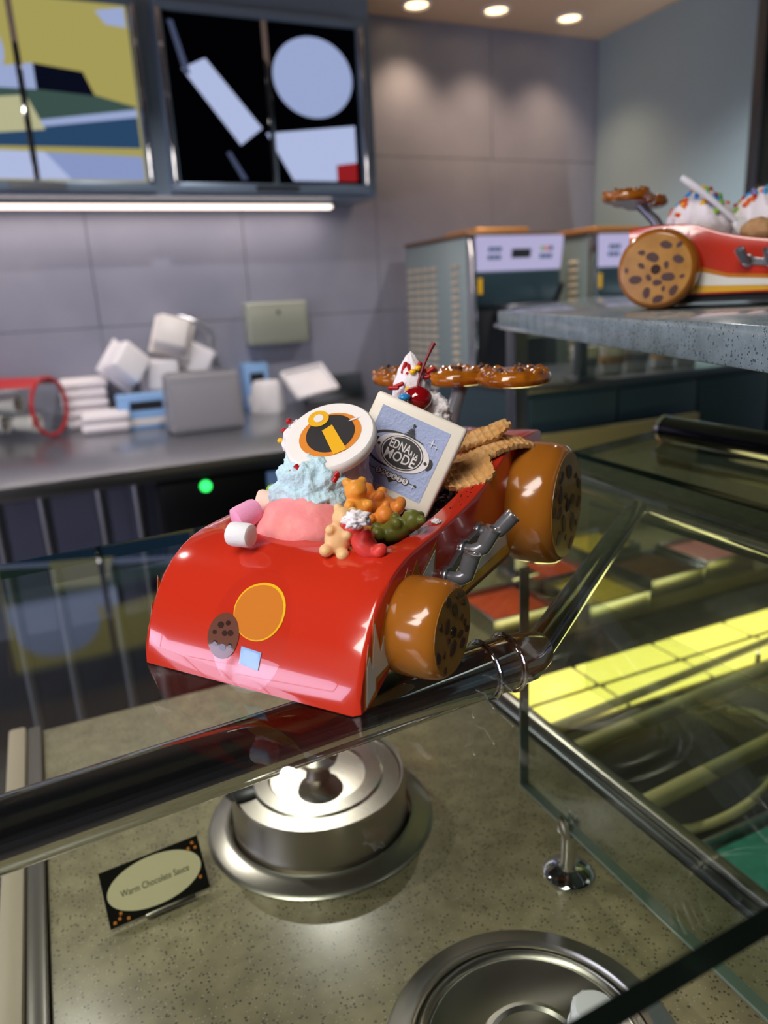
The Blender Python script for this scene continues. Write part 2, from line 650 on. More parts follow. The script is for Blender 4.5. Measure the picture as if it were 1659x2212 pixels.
# unseen daylight window on the left, placed and sized for the nose streak
r = struct(empty('unseen_window', (XL, .45, -.1)), 'unseen wide shop window with cool daylight for the nose streak')
MB().between((0, -1.3, -.45), (.01, 1.3, .45)).build('window_pane', 'daylight', r)
for q in range(5):
    yy = -1.3 + q * .65
    MB().between((0.0105, yy - .02, -.47), (.04, yy + .02, .47)).build('window_frame', 'frame_blue', r)
for zz in (-.46, -.1, .46):
    MB().between((0.0105, -1.32, zz - .012), (.035, 1.32, zz + .012)).build('window_frame', 'frame_blue', r)
for k, (u, v, lb) in enumerate(((900, 8, 'round recessed downlight beside the menu screens'), (1072, 20, 'round recessed downlight, middle of the three by the back wall'), (1230, 37, 'round recessed downlight next to the wall corner'))):
    P = onz(u, v, CEIL)
    r = tag(empty('downlight', (P.x, P.y, CEIL)), lb, 'downlight', 'recessed downlights by the back wall')
    MB().lathe([(.052, 0), (.075, 0), (.075, -.006), (.06, -.012), (.052, -.004)], 32).build('trim_ring', 'white_plastic', r)
    MB().lathe([(0, -.003), (.052, -.003), (.052, -.0005), (0, -.0005)], 32).build('lamp_lens', 'lamp_warm', r)
    l = bpy.data.lights.new('downlight_lamp', 'SPOT')
    l.energy = 26
    l.color = (1, .70, .44)
    l.spot_size = 1.8
    l.spot_blend = .9
    l.shadow_soft_size = .05
    lo = bpy.data.objects.new('downlight_lamp', l)
    C.objects.link(lo)
    lo.parent = r
    lo.location = (0, 0, -.02)

# hidden strip added low on the right wall to brighten it
r = tag(empty('wall_fill_light', (XR, 2.4, .02)), 'hidden strip light added to brighten the pale blue side wall', 'strip light')
MB().between((-.09, -.7, -.03), (-.001, .7, 0), bev=.004).build('housing', 'steel', r)
MB().between((-.085, -.69, .0005), (-.05, .69, .006)).build('diffuser', 'lamp_white', r)
area_lamp('wall_fill_lamp', (-.07, 0, .012), (.04, 1.36), 7, (.86, .97, 1), rot=(PI, 0, 0), parent=r)
# dark frame on the right wall
r = struct(empty('window_1', (XR, 0, 0)), 'dark framed opening in the side wall')
ya = onx(1640, 200, XR).y
for (a, b) in (((-.05, ya - .06, -.3), (0, ya, 1.4)), ((-.05, ya - .9, -.3), (0, ya - .84, 1.4)), ((-.05, ya - .84, .55), (0, ya - .06, .6)), ((-.05, ya - .84, 1.34), (0, ya - .06, 1.4))):
    MB().between(a, b, bev=.004).build('window_frame', 'steel_dark', r)
MB().between((-.03, ya - .84, -.3), (-.02, ya - .06, 1.34)).build('window_pane', 'glass_green', r)
MB().between((-.012, ya - .84, -.3), (-.004, ya - .06, 1.34)).build('backing', 'dark_panel', r)

# ------------------------------------------------------------------ bulkhead with the menu screens
YD = 3.45
xe = 1.60
ZBK = (ony(715, 440, 3.66).z + ony(0, 470, 3.66).z) / 2 + .035
struct(MB().between((XL, YD + .03, ZBK), (xe, YB - .012, CEIL)).build('trim_1', 'frame_blue'), 'blue grey bulkhead carrying the menu screens')
ul = tag(empty('under_cabinet_light', (0, 0, ZBK)), 'long glowing strip light under the menu screens', 'strip light')
p0 = ony(715, 440, 3.66)
yl = 3.66
xl_end = p0.x
MB().between((-2.4, yl - .03, -.014), (xl_end + .02, yl + .03, 0)).build('housing', 'steel', ul)
MB().between((-2.4, yl - .022, -.03), (xl_end, yl + .022, -.0145), bev=.006).build('diffuser', 'strip_glow', ul)
area_lamp('strip_lamp', ((-2.4 + xl_end) / 2, yl, -.036), (xl_end + 2.4, .05), 8, (1, .86, .76), parent=ul)


def poly_on(r, name, pts, d, m):
    """flat printed shape on a screen, pts in metres (x right, z up)"""
    M = Matrix(((1, 0, 0, 0), (0, 0, 1, -d), (0, 1, 0, 0), (0, 0, 0, 1)))
    MB().prism(pts, .0006, M).build(name, m, r)


def display(x0, x1, z0, z1, art, label):
    r = tag(empty('menu_display', ((x0 + x1) / 2, YD, (z0 + z1) / 2)), label, 'screen')
    w, h = (x1 - x0) / 2, (z1 - z0) / 2
    MB().between((-w, 0, -h), (w, .03, h)).build('screen_back', 'black_plastic', r)
    for a, b in (((-w - .035, -.02, h), (w + .035, .03, h + .035)), ((-w - .035, -.02, -h - .035), (w + .035, .03, -h)), ((-w - .035, -.02, -h), (-w, .03, h)), ((w, -.02, -h), (w + .035, .03, h))):
        MB().between(a, b, bev=.003).build('frame_bar', 'frame_blue', r)
    for sx, x_ in ((-1, -w - .018), (1, w + .018)):
        MB().cyl((x_, -.024, -h), (x_, -.024, h), .012, seg=12).build('frame_tube', 'chrome', r)
    sc = MB().between((-w, -.006, -h), (w, 0, h)).build('screen', art[0], r)
    MB().between((-.012, -.016, -h), (.012, -.0065, h), bev=.002).build('mullion', 'chrome', r)
    MB().between((-.1, -.03, -h - .03), (.1, -.021, -h - .008)).build('clamp', 'steel', r)
    for k, (pts, m) in enumerate(art[1]):
        poly_on(sc, 'graphic_shape', [(x * w, z * h) for x, z in pts], .0064 + .0007 * k, m)
    return r


k = YD / 3.2
zlo, zhi = (.66 - .18) * k + .18, (1.255 - .18) * k + .18
a1 = ('scr_yellow', [
    (ell(-.52, .42, .42, .46), 'scr_pale'),
    ([(.72, .92), (.98, .98), (.98, .76), (.8, .78)], 'scr_pale'),
    ([(-.98, -.02), (-.55, .12), (.2, .12), (.98, -.12), (.98, -.5), (-.98, -.5)], 'scr_green'),
    ([(-.98, .02), (.12, .02), (.12, .3), (-.2, .24), (-.98, .3)], 'scr_pale'),
    ([(.12, .02), (.62, -.02), (.54, .24), (.12, .3)], 'scr_navy'),
    ([(-.98, -.55), (.98, -.18), (.98, -.6), (-.98, -.62)], 'scr_blue'),
    ([(-.98, -.52), (.98, -.15), (.98, -.24), (-.98, -.58)], 'scr_pale'),
    ([(-.5, -.12), (.02, -.05), (.14, -.42), (-.5, -.5)], 'scr_cream'),
    ([(-.98, -.64), (.98, -.7), (.98, -.98), (-.98, -.98)], 'scr_mid'),
    ([(-.45, -.66), (.1, -.67), (.3, -.98), (-.45, -.98)], 'scr_lav')])
a2 = ('scr_black', [
    (ell(.5, .36, .44, .50, 48), 'scr_pale'),
    ([(-.86, .36), (-.62, .5), (-.10, -.30), (-.34, -.52)], 'scr_lav'),
    ([(-.06, -.36), (.94, -.22), (.94, -.95), (.2, -.95)], 'scr_lav'),
    ([(.70, -.74), (.94, -.70), (.94, -.95), (.70, -.95)], 'scr_red'),
    ([(-.95, .9), (-.9, .9), (-.78, .3), (-.84, .3)], 'scr_line'),
    ([(-.5, -.62), (-.46, -.6), (-.3, -.95), (-.36, -.95)], 'scr_line')])
x2a, x2b = .588 * k + .035, 1.412 * k - .01
display(x2a, x2b, zlo, zhi, a2, 'black menu screen with pale abstract shapes beside the bare wall')
display(x2a - .135 - (x2b - x2a), x2a - .135, zlo, zhi, a1, 'menu screen with a yellow sky and green hill picture')

# ------------------------------------------------------------------ back counter
ZC = -.32
YC = 2.52
tag(MB().between((-2.6, YC, ZC - .05), (1.50, YB - .014, ZC), bev=.004).build('steel_worktop', 'steel'), 'long stainless steel worktop along the back wall', 'worktop')
sp = MB().between((ony(655, 800, YB - .05).x, YB - .09, ZC + .001), (ony(775, 800, YB - .05).x, YB - .015, ZC + .13), bev=.004).build('steel_upstand', 'steel_dark')
tag(sp, 'dark steel upstand box at the end of the worktop', 'upstand')


def under_unit(x0, x1, label, panel=False):
    r = tag(empty('undercounter_cabinet', ((x0 + x1) / 2, YC + .05, FLOOR)), label, 'cabinet')
    w = (x1 - x0) / 2
    H = ZC - .05 - FLOOR - .002
    MB().between((-w, .02, .1), (w, .7, H)).build('cabinet_body', 'dark_panel', r)
    d = MB().between((-w + .01, 0, .14), (w - .01, .0195, H - .24), bev=.003).build('cabinet_door', 'steel_dark', r)
    MB().tube([(-w * .7, 0, H - .3), (-w * .7, -.035, H - .3), (w * .7, -.035, H - .3), (w * .7, 0, H - .3)], .01, seg=10).build('handle', 'steel', d)
    if panel:
        p = MB().between((-w + .01, -.005, H - .22), (w * .55, .0195, H - .02), bev=.003).build('control_panel', 'black_plastic', r)
        MB().lathe([(0, 0), (.02, 0), (.02, .004), (0, .006)], 16, Matrix.Translation((-w * .32, -.006, H - .045)) @ rotm((PI / 2, 0, 0))).build('indicator_light', 'led_green', p)
        MB().between((w * .62, .0, H - .14), (w - .02, .0195, H - .03)).build('blue_label', 'blue_print', r)
    else:
        MB().between((-w + .01, 0, H - .22), (w - .01, .0195, H - .02), bev=.003).build('drawer', 'steel_dark', r)
    for sx in (-1, 1):
        MB().cyl((sx * (w - .05), .1, 0), (sx * (w - .05), .1, .1), .02, seg=12).build('foot', 'steel', r)
    return r


lx = onz(262, 1030, ZC - .1).x
under_unit(.30, .78, 'undercounter unit with a black control panel and green light', True)
under_unit(.80, 1.36, 'undercounter unit with a plain drawer at the worktop end')
for k_, xx in enumerate((-.2, -.06, .12, .24)):
    m = MB().cyl((xx, YC + .12, FLOOR), (xx, YC + .12, ZC - .052), .022, seg=14).build('worktop_leg', 'steel')
    tag(m, 'bare steel leg under the worktop', 'leg', 'steel legs under the back worktop')


def onc(u, v):
    return onz(u, v, ZC)


def put(o, loc, rz=0.0):
    o.location = loc
    o.rotation_euler = (0, 0, rz)
    return o


# folded towels
tw = MB()
tw.box((0, 0, .022), (.2, .17, .044), bev=.016, seg=3)
tw.tube([(-.09, -.086, .022), (.09, -.086, .022)], .006, seg=8)
me = tw.mesh('folded_towel', 'cloth_white')
B0 = onc(235, 935)
DX0, DX1 = ony(226, 900, B0.y + .07).x - B0.x, ony(184, 850, B0.y + .27).x - B0.x
for dx, dy, n, lb in ((DX0, .07, 2, 'front pile'), (DX1, .27, 5, 'tall pile behind')):
    for i in range(n):
        o = link('folded_towel', me)
        put(o, (B0.x + dx + random.uniform(-.008, .008), B0.y + dy, ZC + .0005 + .0445 * i), random.uniform(-.05, .05))
        tag(o, 'folded white towel, %s of the %s on the steel worktop' % ((('bottom', 'top') if n == 2 else ('bottom', 'second', 'middle', 'fourth', 'top'))[i], 'low pile' if n == 2 else 'tall pile'), 'towel', 'towels in the %s' % ('low pile' if n == 2 else 'tall pile'))
# clear canister lying on its side with red rim
B1 = onc(60, 945)
XCN = ony(58, 860, B1.y - .02).x
r = tag(empty('storage_canister', (XCN, B1.y - .02, ZC + .132), (0, 0, -.6)), 'clear canister with red rim and red lid lying on the worktop', 'canister')
Mx = rotm((0, PI / 2, 0))
MB().lathe([(.118, -.28), (.121, -.28), (.121, .1), (.118, .1)], 40, Mx).build('canister_wall', 'glass_clear', r)
MB().tube([(.1, .122 * math.cos(a), .122 * math.sin(a)) for a in [2 * PI * q / 40 for q in range(40)]], .009, seg=8, closed=True).build('rim', 'red_lid', r)
MB().lathe([(.1215, -.27), (.126, -.27), (.126, .09), (.1215, .09)], 40, Mx).build('tmp', 'red_lid', r)
t = r.children[-1]
t.name = 'lid_band'
bm = bmesh.new()
bm.from_mesh(t.data)
bmesh.ops.delete(bm, geom=[v for v in bm.verts if v.co.z < .088], context='VERTS')
bm.to_mesh(t.data)
bm.free()
for q, (x, z) in enumerate(((-.17, -.07), (-.02, -.07), (-.09, .015))):
    cp = MB().lathe([(0, -.05), (.03, -.05), (.04, .05), (.036, .05), (.027, -.045), (0, -.045)], 20, rotm((0, PI / 2, 0))).build('paper_cup', 'cup_white')
    put(cp, (XCN + x * .83, B1.y - .02 - x * .56, ZC + .132 + z), -.6)
    tag(cp, 'pale paper cup lying inside the clear canister', 'cup', 'cups inside the clear canister')

# white square bins tumbled in a heap
bn = MB()
for (s0, s1, z0, z1) in (((.15), (.15), 0, 0),):
    pass
bn.box((0, 0, .0), (.16, .16, .11), bev=.016, seg=3, taper=.9)
bn.box((0, 0, -.052), (.185, .185, .012), bev=.004)
bin_me = bn.mesh('storage_bin', 'white_plastic')
YH = B0.y + .24
for (u, v, rot, m, lb) in ((275, 786, (1.25, .75, .25), 'white_plastic', 'white plastic bin tipped up at the towel side of the heap'),
                           (350, 812, (1.45, .05, .05), 'white_plastic', 'white plastic bin at the bottom middle of the heap'),
                           (372, 722, (1.2, .3, -.2), 'wafer_tan', 'tan tinted bin on top of the heap'),
                           (425, 778, (1.35, .5, -.35), 'white_plastic', 'white plastic bin leaning beside the steel napkin box')):
    yb_ = YH + {275: -.06, 350: .02, 372: .0, 425: .1}[u]
    P = ony(u, v, yb_)
    o = link('storage_bin', bin_me.copy())
    o.data.materials[0] = MATS['white_plastic' if m == 'white_plastic' else 'cup_white']
    o.location = P
    o.rotation_euler = rot
    tag(o, lb, 'bin')
    o['group'] = 'bins heaped on the worktop'
P = ony(330, 850, YH + .12)
rk = tag(empty('drying_rack', (P.x, YH + .0, ZC)), 'black drying rack under the heap of bins', 'rack')
MB().between((-.16, -.07, .0), (.24, .07, .02), bev=.004).build('rack_base', 'black_plastic', rk)
for q in range(7):
    MB().tube([(-.14 + q * .06, -.06, .02), (-.14 + q * .06, -.03, .10), (-.14 + q * .06, .04, .10), (-.14 + q * .06, .06, .02)], .006, seg=8).build('rack_wire', 'black_plastic', rk)
P = ony(395, 690, YB - .08)
wk = tag(empty('wire_whisk', (P.x, YB - .08, P.z)), 'curved chrome whisk sticking out of the heap of bins', 'whisk')
for q in range(4):
    a = q * .5 - .7
    MB().tube([(-.02 + .07 * math.sin(t) * math.cos(a) + .14 * t / PI, .05 * math.sin(t) * math.sin(a), .03 * math.sin(t) - .2 * t / PI + .02) for t in [PI * i / 14 for i in range(15)]], .004, seg=8).build('whisk_wire', 'steel', wk)
MB().tube([(.12, 0, -.18), (.17, 0, -.3)], .013, seg=12).build('whisk_handle', 'steel', wk)
# blue printed cartons and steel napkin box
for (u0, u1, v0, v1, lb) in ((268, 372, 842, 905, 'low pale blue printed carton under the heap of bins'), (536, 586, 783, 872, 'small pale blue printed carton beside the napkin box')):
    A = onc((u0 + u1) / 2, v1)
    w_ = (u1 - u0) * A.length / F_PX * .96
    h_ = (v1 - v0) * A.length / F_PX
    yk_ = min(A.y, YH - .22) if u0 < 300 else A.y - .18
    r = tag(empty('printed_carton', (A.x * yk_ / A.y, yk_, ZC)), lb, 'carton')
    MB().between((-w_ / 2, 0, 0), (w_ / 2, .1, h_), bev=.003).build('carton_body', 'blue_print', r)
    MB().between((-w_ * .3, -.0015, h_ * .55), (w_ * .3, -.0002, h_ * .8)).build('printed_patch', 'dark_panel', r)
    MB().between((-w_ * .45, -.0015, h_ * .1), (w_ * .45, -.0002, h_ * .3)).build('printed_stripe', 'cup_white', r)
A = onc(455, 932)
r = tag(empty('napkin_dispenser', (A.x, A.y + .01, ZC)), 'grey steel napkin box standing on the worktop', 'dispenser')
MB().box((0, .09, .122), (.31, .18, .24), bev=.012, seg=3, taper=.95).build('box_body', 'grey_plastic', r)
MB().between((-.135, -.004, .02), (.135, .004, .2), bev=.002).build('face_plate', 'grey_plastic', r)
MB().box((0, .09, .2435), (.27, .13, .006), bev=.002).build('top_lip', 'steel', r)
A = ony(574, 815, YB - .26)
o = tag(put(MB().lathe([(0, 0), (.085, 0), (.088, .01), (.072, .13), (.06, .15), (0, .152)], 28).build('plastic_tub', 'white_plastic'), (A.x, YB - .26, ZC)), 'upturned white plastic tub beside the blue carton', 'tub')
A = ony(668, 826, YB - .33)
r = tag(empty('white_tray', (A.x, YB - .33, A.z), (.75, -.1, .25)), 'shallow white tray tilted against the steel upstand', 'tray')
MB().box((0, 0, .0), (.24, .17, .014), bev=.006).build('tray_base', 'white_plastic', r)
for a, s in (((0, .08, .012), (.24, .012, .02)), ((0, -.08, .012), (.24, .012, .02)), ((.115, 0, .012), (.012, .16, .02)), ((-.115, 0, .012), (.012, .16, .02))):
    MB().box(a, s, bev=.004).build('tray_rim', 'white_plastic', r)
# towel dispenser on the wall
A, B = ony(530, 648, YB - .1), ony(668, 738, YB - .1)
r = tag(empty('towel_dispenser', ((A.x + B.x) / 2, YB - .013, B.z)), 'steel paper towel dispenser on the back wall', 'dispenser')
w_, h_ = (B.x - A.x) / 2, .205
MB().between((-w_, -.1, 0), (w_, -.001, h_), bev=.012, seg=3).build('dispenser_body', 'steel_soft', r)
MB().between((-w_ + .015, -.104, .015), (w_ - .015, -.1005, h_ - .03), bev=.001).build('front_cover', 'steel_soft', r)
MB().cyl((0, -.108, h_ - .05), (0, -.1, h_ - .05), .01, seg=12).build('lock', 'chrome', r)

# ------------------------------------------------------------------ soft serve machines
YM = 3.02


def machine(xl, label):
    r = tag(empty('soft_serve_machine', (xl, YM, FLOOR)), label, 'machine')
    W_, D_, H_ = .50, .66, .43 - FLOOR
    z0 = .1
    MB().between((0, .04, z0), (W_, D_, H_), bev=.01).build('machine_body', 'machine_steel', r)
    # slanted control face
    M = frame((1, 0, 0), (0, -.18, 1), (0, -1, -.18), (W_ / 2 + .01, .0, H_ - .075))
    fc = MB().box((0, 0, 0), (W_ - .03, .15, .03), bev=.006, M=M).build('control_face', 'lcd_panel', r)
    MB().box((0, .0, .0165), (.105, .04, .002), M=M).build('display_window', 'black_plastic', fc)
    for gx, gn in ((-.145, 6), (.14, 6)):
        for q in range(gn):
            m_ = 'blue_print'
            if gx > 0 and q == 1:
                m_ = 'candy_orange'
            if gx > 0 and q == 0:
                m_ = 'candy_green'
            MB().box((gx + (q % 3) * .025 - .025, .02 - (q // 3) * .035, .0165), (.018, .02, .003), M=M).build('button', m_ if m_ != 'blue_print' else 'scr_blue', fc)
    MB().between((.02, .0, H_ - .30), (W_ - .005, .0395, H_ - .155), bev=.004).build('front_panel', 'teal_panel', r)
    MB().between((.02, .015, .16), (W_ - .005, .0395, H_ - .31), bev=.004).build('lower_panel', 'dark_panel', r)
    MB().between((0, -.012, .12), (.022, .0395, H_ - .01), bev=.006).build('corner_trim', 'chrome', r)
    MB().between((.035, -.0035, H_ - .25), (.055, -.0005, H_ - .18)).build('warning_label', 'candy_yellow', r)
    sp_ = MB().between((W_ * .25, -.12, H_ - .36), (W_ * .85, -.001, H_ - .30), bev=.012, seg=3).build('dispensing_head', 'steel', r)
    MB().cyl((W_ * .55, -.075, H_ - .42), (W_ * .55, -.075, H_ - .36), .022, .03, seg=18).build('nozzle', 'white_plastic', sp_)
    MB().tube([(W_ * .86, -.04, H_ - .31), (W_ * .88, -.07, H_ - .25), (W_ * .86, -.1, H_ - .22)], .012, seg=12).build('draw_handle', 'black_plastic', sp_)
    MB().between((.05, -.16, H_ - .62), (W_ - .04, .014, H_ - .60), bev=.004).build('drip_tray', 'steel', r)
    MB().between((-.006, .03, H_ + .0005), (W_ + .006, D_, H_ + .02), bev=.006).build('top_cover', 'warm_sheen_dark', r)
    MB().box((W_ * .5, D_ * .4, H_ + .034), (.3, .3, .026), bev=.01, seg=3).build('hopper_lid', 'warm_sheen', r)
    # louvres on the side
    lv = MB().box((0, 0, 0), (.008, .056, .018), rot=(0, .6, 0)).mesh('louver', 'louver_steel')
    for col_ in (0, 1, 2, 3, 5.6):
        for row in range(17):
            o_ = link('louver', lv, r)
            o_.location = (-.0035, .60 - col_ * .082, H_ - .12 - row * .036)
    for sx in (.05, W_ - .05):
        for sy in (.1, D_ - .1):
            MB().cyl((sx, sy, 0), (sx, sy, z0), .025, seg=14).build('caster', 'black_plastic', r)
    return r


xm = ony(1018, 600, YM).x
machine(xm, 'soft serve machine with side louvres beside the steel worktop')
machine(xm + .69, 'soft serve machine standing behind the second toy car')

# ------------------------------------------------------------------ service counter
ZS = -.30
y_near, y_far = .02, .90
xl_, xr_ = -.066, .435
tag(MB().between((xl_, y_near, ZS - .04), (xr_, y_far, ZS), bev=.002).build('stone_worktop', 'stone'), 'speckled grey green stone worktop under the glass', 'worktop')
r = tag(empty('edge_trim', (xl_, 0, ZS)), 'beige and grey edging along the open end of the stone', 'trim')
MB().between((-.016, y_near - .1, -.04), (-.001, y_far, .008), bev=.003).build('grey_strip', 'trim_grey', r)
MB().between((-.036, y_near - .1, -.04), (-.0165, y_far, .012), bev=.004).build('beige_strip', 'trim_beige', r)
tag(MB().between((xl_ - .034, y_near + .03, FLOOR), (xr_ - .01, y_far - .04, ZS - .041)).build('counter_base', 'dark_panel'), 'dark cabinet carrying the stone worktop', 'cabinet')
r = tag(empty('case_rail', (xr_, 0, ZS)), 'steel rail between the stone worktop and the lit case', 'rail')
MB().between((.001, y_near - .1, -.03), (.012, y_far, .006), bev=.003).build('rail_lip', 'steel_dark', r)
MB().between((.0125, y_near - .1, -.03), (.026, y_far, .012), bev=.004).build('rail_bar', 'steel_brushed', r)
MB().between((.0265, y_near - .1, -.03), (.036, y_far, -.004), bev=.003).build('rail_ledge', 'steel', r)


def well(cx, cy, R, label, lid):
    r = tag(empty('warming_well', (cx, cy, ZS)), label, 'warmer')
    MB().lathe([(R * .80, .001), (R * .80, .006), (R * .82, .009), (R * .86, .006), (R * .97, .004), (R, .001), (R * .98, .0003), (R * .8, .0003)], 72).build('flange', 'steel_brushed', r)
    if lid:
        b = MB().lathe([(R * .79, .001), (R * .775, .004), (R * .765, .044), (R * .755, .048), (R * .735, .046), (R * .73, .001)], 72).build('well_wall', 'steel_brushed', r)
        prof = [(0, .0465), (R * .2, .0465), (R * .42, .046), (R * .44, .0485), (R * .56, .0475), (R * .58, .0455), (R * .725, .0445), (R * .725, .040), (0, .040)]
        l = MB().lathe(prof, 72).build('well_lid', 'steel_brushed', r)
        MB().lathe([(.012, .0468), (.010, .056), (.019, .062), (.021, .068), (.016, .073), (0, .0745)], 32).build('lid_knob', 'steel_brushed', l)
        Ps = onz(548, 1706, ZS + .046)
        a = math.atan2(Ps.y - cy, Ps.x - cx)
        n = MB().lathe([(0, .0462), (.016, .0462), (.017, .0456), (0, .0456)], 28, Matrix.Translation((math.cos(a) * R * .62, math.sin(a) * R * .62, .0006)) @ Matrix.Diagonal((1.25, .8, 1, 1)))
        n.build('ladle_slot', 'black_plastic', l)
    else:
        MB().lathe([(R * .79, .0008), (R * .79, .004), (R * .77, .005), (R * .755, .0025), (R * .735, .0012), (R * .72, .0042), (R * .70, .0052), (R * .69, .0045), (R * .36, .004), (R * .34, .0065), (R * .31, .0068), (R * .29, .0045), (0, .004), (0, .0008)], 72).build('well_lid', 'steel_brushed', r)
    return r


well(.180, .592, .108, 'lidded steel sauce warmer set in stone behind the sauce card', True)
well(.222, .302, .100, 'flat closed steel well with concentric rings set in stone', False)
P = onz(1285, 2215, ZS + .012)
r = tag(empty('ribbed_cap', (P.x, P.y, ZS + .0062)), 'small white ribbed plastic cap lying on the flat steel well', 'cap')
MB().lathe([(0, 0), (.016, 0), (.017, .002), (.016, .018), (.013, .021), (0, .022)], 48, rfun=lambda a, z: 1 + .025 * (1 if int(a * 48 / PI) % 2 else -1)).build('cap_shell', 'white_plastic', r)
MB().lathe([(.0165, .002), (.0178, .002), (.0178, .004), (.0165, .004)], 32).build('cap_band', 'white_plastic', r)

# sauce card
bl, br_ = Vector((-.020, .538, ZS)), Vector((.062, .546, ZS))
tl = CAM + (onz(218, 1895, ZS) - CAM) * .925
xa = (br_ - bl).normalized()
ya_ = (tl - bl)
ya_ = (ya_ - xa * ya_.dot(xa))
hgt = ya_.length
M = frame(xa, ya_, xa.cross(ya_), bl + Vector((0, 0, .004)))
wid = (br_ - bl).length
r = tag(empty('sauce_card', (0, 0, 0)), 'black card with a cream oval naming a warm sauce, tilted on the stone', 'sign')
r.matrix_world = M
MB().prism([(0, 0), (wid, 0), (wid, hgt), (0, hgt)], -.0015).build('card', 'sign_black', r)
ov = MB().prism(ell(wid * .5, hgt * .52, wid * .47, hgt * .44, 48), .0003, Matrix.Translation((0, 0, .0001))).build('cream_oval', 'sign_cream', r)
t = link('lettering', text_mesh('Warm Chocolate Sauce', .0075, 'ink_black', sx=.78), ov)
t.location = (wid * .5, hgt * .5, .0006)
MB().box((wid * .58, -.001, .003), (wid * .5, .004, .006), bev=.0012).build('card_holder', 'steel_brushed', r)
for q, (x, y) in enumerate(((.05, .08), (.1, .12), (.18, .07), (.12, .2), (.93, .9), (.88, .82), (.95, .8), (.93, .25))):
    MB().box((x * wid, y * hgt, .0003), (.0022, .0022, .0004)).build('printed_square', 'ink_orange', r)
MB().box((wid * .5, .008, -.006), (wid * .4, .003, .011)).build('card_foot', 'steel', r)

# glass top
GT = .012


def slab(name, pts, z0, z1, mats, label, cat):
    b = MB().prism(pts, z1 - z0, Matrix.Translation((0, 0, z0)), mi=0, side_mi=1)
    return tag(b.build(name, mats, ang=.3), label, cat)


far = lambda x: .615 + .075 * x
slab('glass_shelf', [(-.6, .0925), (.495, .1305), (.528, far(.528)), (-.6, far(-.6))], -GT, 0, ['glass_clear', 'glass_edge'], 'clear glass counter top carrying the red toy car', 'glass top')
slab('glass_shelf', [(.568, .05), (.80, .05), (.80, .80), (.606, .755)], -GT - .02, -.02, ['glass_green', 'glass_edge'], 'green edged glass top over the lit case', 'glass top')

# tubes
zt = -GT - .0165
A0, A1 = Vector((-.6, .267, zt)), Vector((.243, .3335, zt))
r = tag(empty('chrome_handrail', (0, 0, zt)), 'thick chrome tube frame under the glass counter top with angled corner', 'rail')
dirA = (A1 - A0).normalized()
pb = Vector((.468, .5035, zt))
o = MB().tube([A0, A1 - dirA * .022, A1 - dirA * .008, A1 + (pb - A1).normalized() * .006], .016, seg=32, radii=[.016, .016, .015, .0112]).build('long_tube', 'chrome', r)
o.location.z = -zt
o = MB().tube([A1 - dirA * .001, pb + (pb - A1).normalized() * .05], .0095, seg=24).build('corner_tube', 'chrome_mid', r)
o.location.z = -zt
B0_, B1_ = Vector((.554, .70, zt)), Vector((.515, .05, zt))
o = MB().tube([B0_, B1_], .0165, seg=32).build('cross_tube', 'chrome_mid', r)
o.location.z = -zt
for t_ in (.205, .222):
    cpt = A0 + dirA * ((t_ - A0.x) / dirA.x)
    n1 = Vector((-dirA.y, dirA.x, 0))
    o = MB().tube([cpt + n1 * math.cos(a) * .0172 + Vector((0, 0, 1)) * math.sin(a) * .0172 for a in [2 * PI * q / 40 for q in range(40)]], .0011, seg=8, closed=True).build('collar_ring', 'chrome', r)
    o.location.z = -zt
r = tag(empty('chrome_handrail', (.74, .7, 0)), 'short dark chrome tube above the lit case, beside the granite ledge', 'rail')
MB().tube([(0, .03, -.003), (0, -.6, -.003)], .016, seg=32).build('short_tube', 'chrome_dark', r)
MB().tube([(0, .034, -.003), (0, .028, -.003)], .0175, seg=32).build('end_cap', 'chrome', r)

# vertical glass panel and post
tag(MB().between((.337, -.1, -.25), (.345, .483, -.041)).build('glass_divider', ['glass_clear']), 'upright clear glass divider standing on a chrome post', 'glass panel')
for (a, b) in (((.3365, -.1, -.252), (.3455, .4835, -.2501)), ((.3365, .4831, -.25), (.3455, .4845, -.041))):
    MB().between(a, b).build('glass_edge', 'glass_edge_pale', bpy.data.objects['glass_divider'])
r = tag(empty('glass_post', (.341, .419, ZS)), 'chrome post with round flange holding the glass divider', 'post')
MB().lathe([(0, .0005), (.021, .0005), (.021, .003), (.018, .006), (.0075, .008), (.0065, .011), (.0065, .042), (0, .042)], 40).build('post_body', 'chrome', r)
for s in (-1, 1):
    MB().between((s * .0052 - .0016, -.007, .041), (s * .0052 + .0016, .007, .058), bev=.0007).build('clamp_jaw', 'chrome', r)
tag(MB().between((.556, -.1, -.30), (.562, .66, -.062)).build('glass_divider', ['glass_green']), 'upright green tinted glass pane hanging under the cross tube', 'glass panel')
MB().between((.5555, -.1, -.0619), (.5625, .66, -.058)).build('glass_edge', 'glass_edge', bpy.data.objects['glass_divider.001'])

# ------------------------------------------------------------------ lit case
xc0, xc1, yc0, yc1 = .475, 1.75, .02, 1.62
zc = -.50
r = tag(empty('dipping_case', (xc0, yc0, FLOOR)), 'dark steel dipping case with yellow lit interior', 'case')
H = zc - FLOOR
MB().between((0, 0, 0), (xc1 - xc0, yc1 - yc0, H)).build('case_body', 'dark_panel', r)
MB().between((0, 0, H + .0005), (.012, 1.58, H + .165)).build('case_side', 'case_inner', r)
MB().between((.013, 1.10, H + .0005), (xc1 - xc0, 1.58, H + .03)).build('case_step', 'case_inner', r)
MB().between((.0, 1.581, H + .0005), (xc1 - xc0, 1.60, H + .31)).build('case_back', 'case_inner', r)
MB().between((xc1 - xc0 - .02, 0, H + .0005), (xc1 - xc0, 1.58, H + .16)).build('case_side', 'case_inner', r)
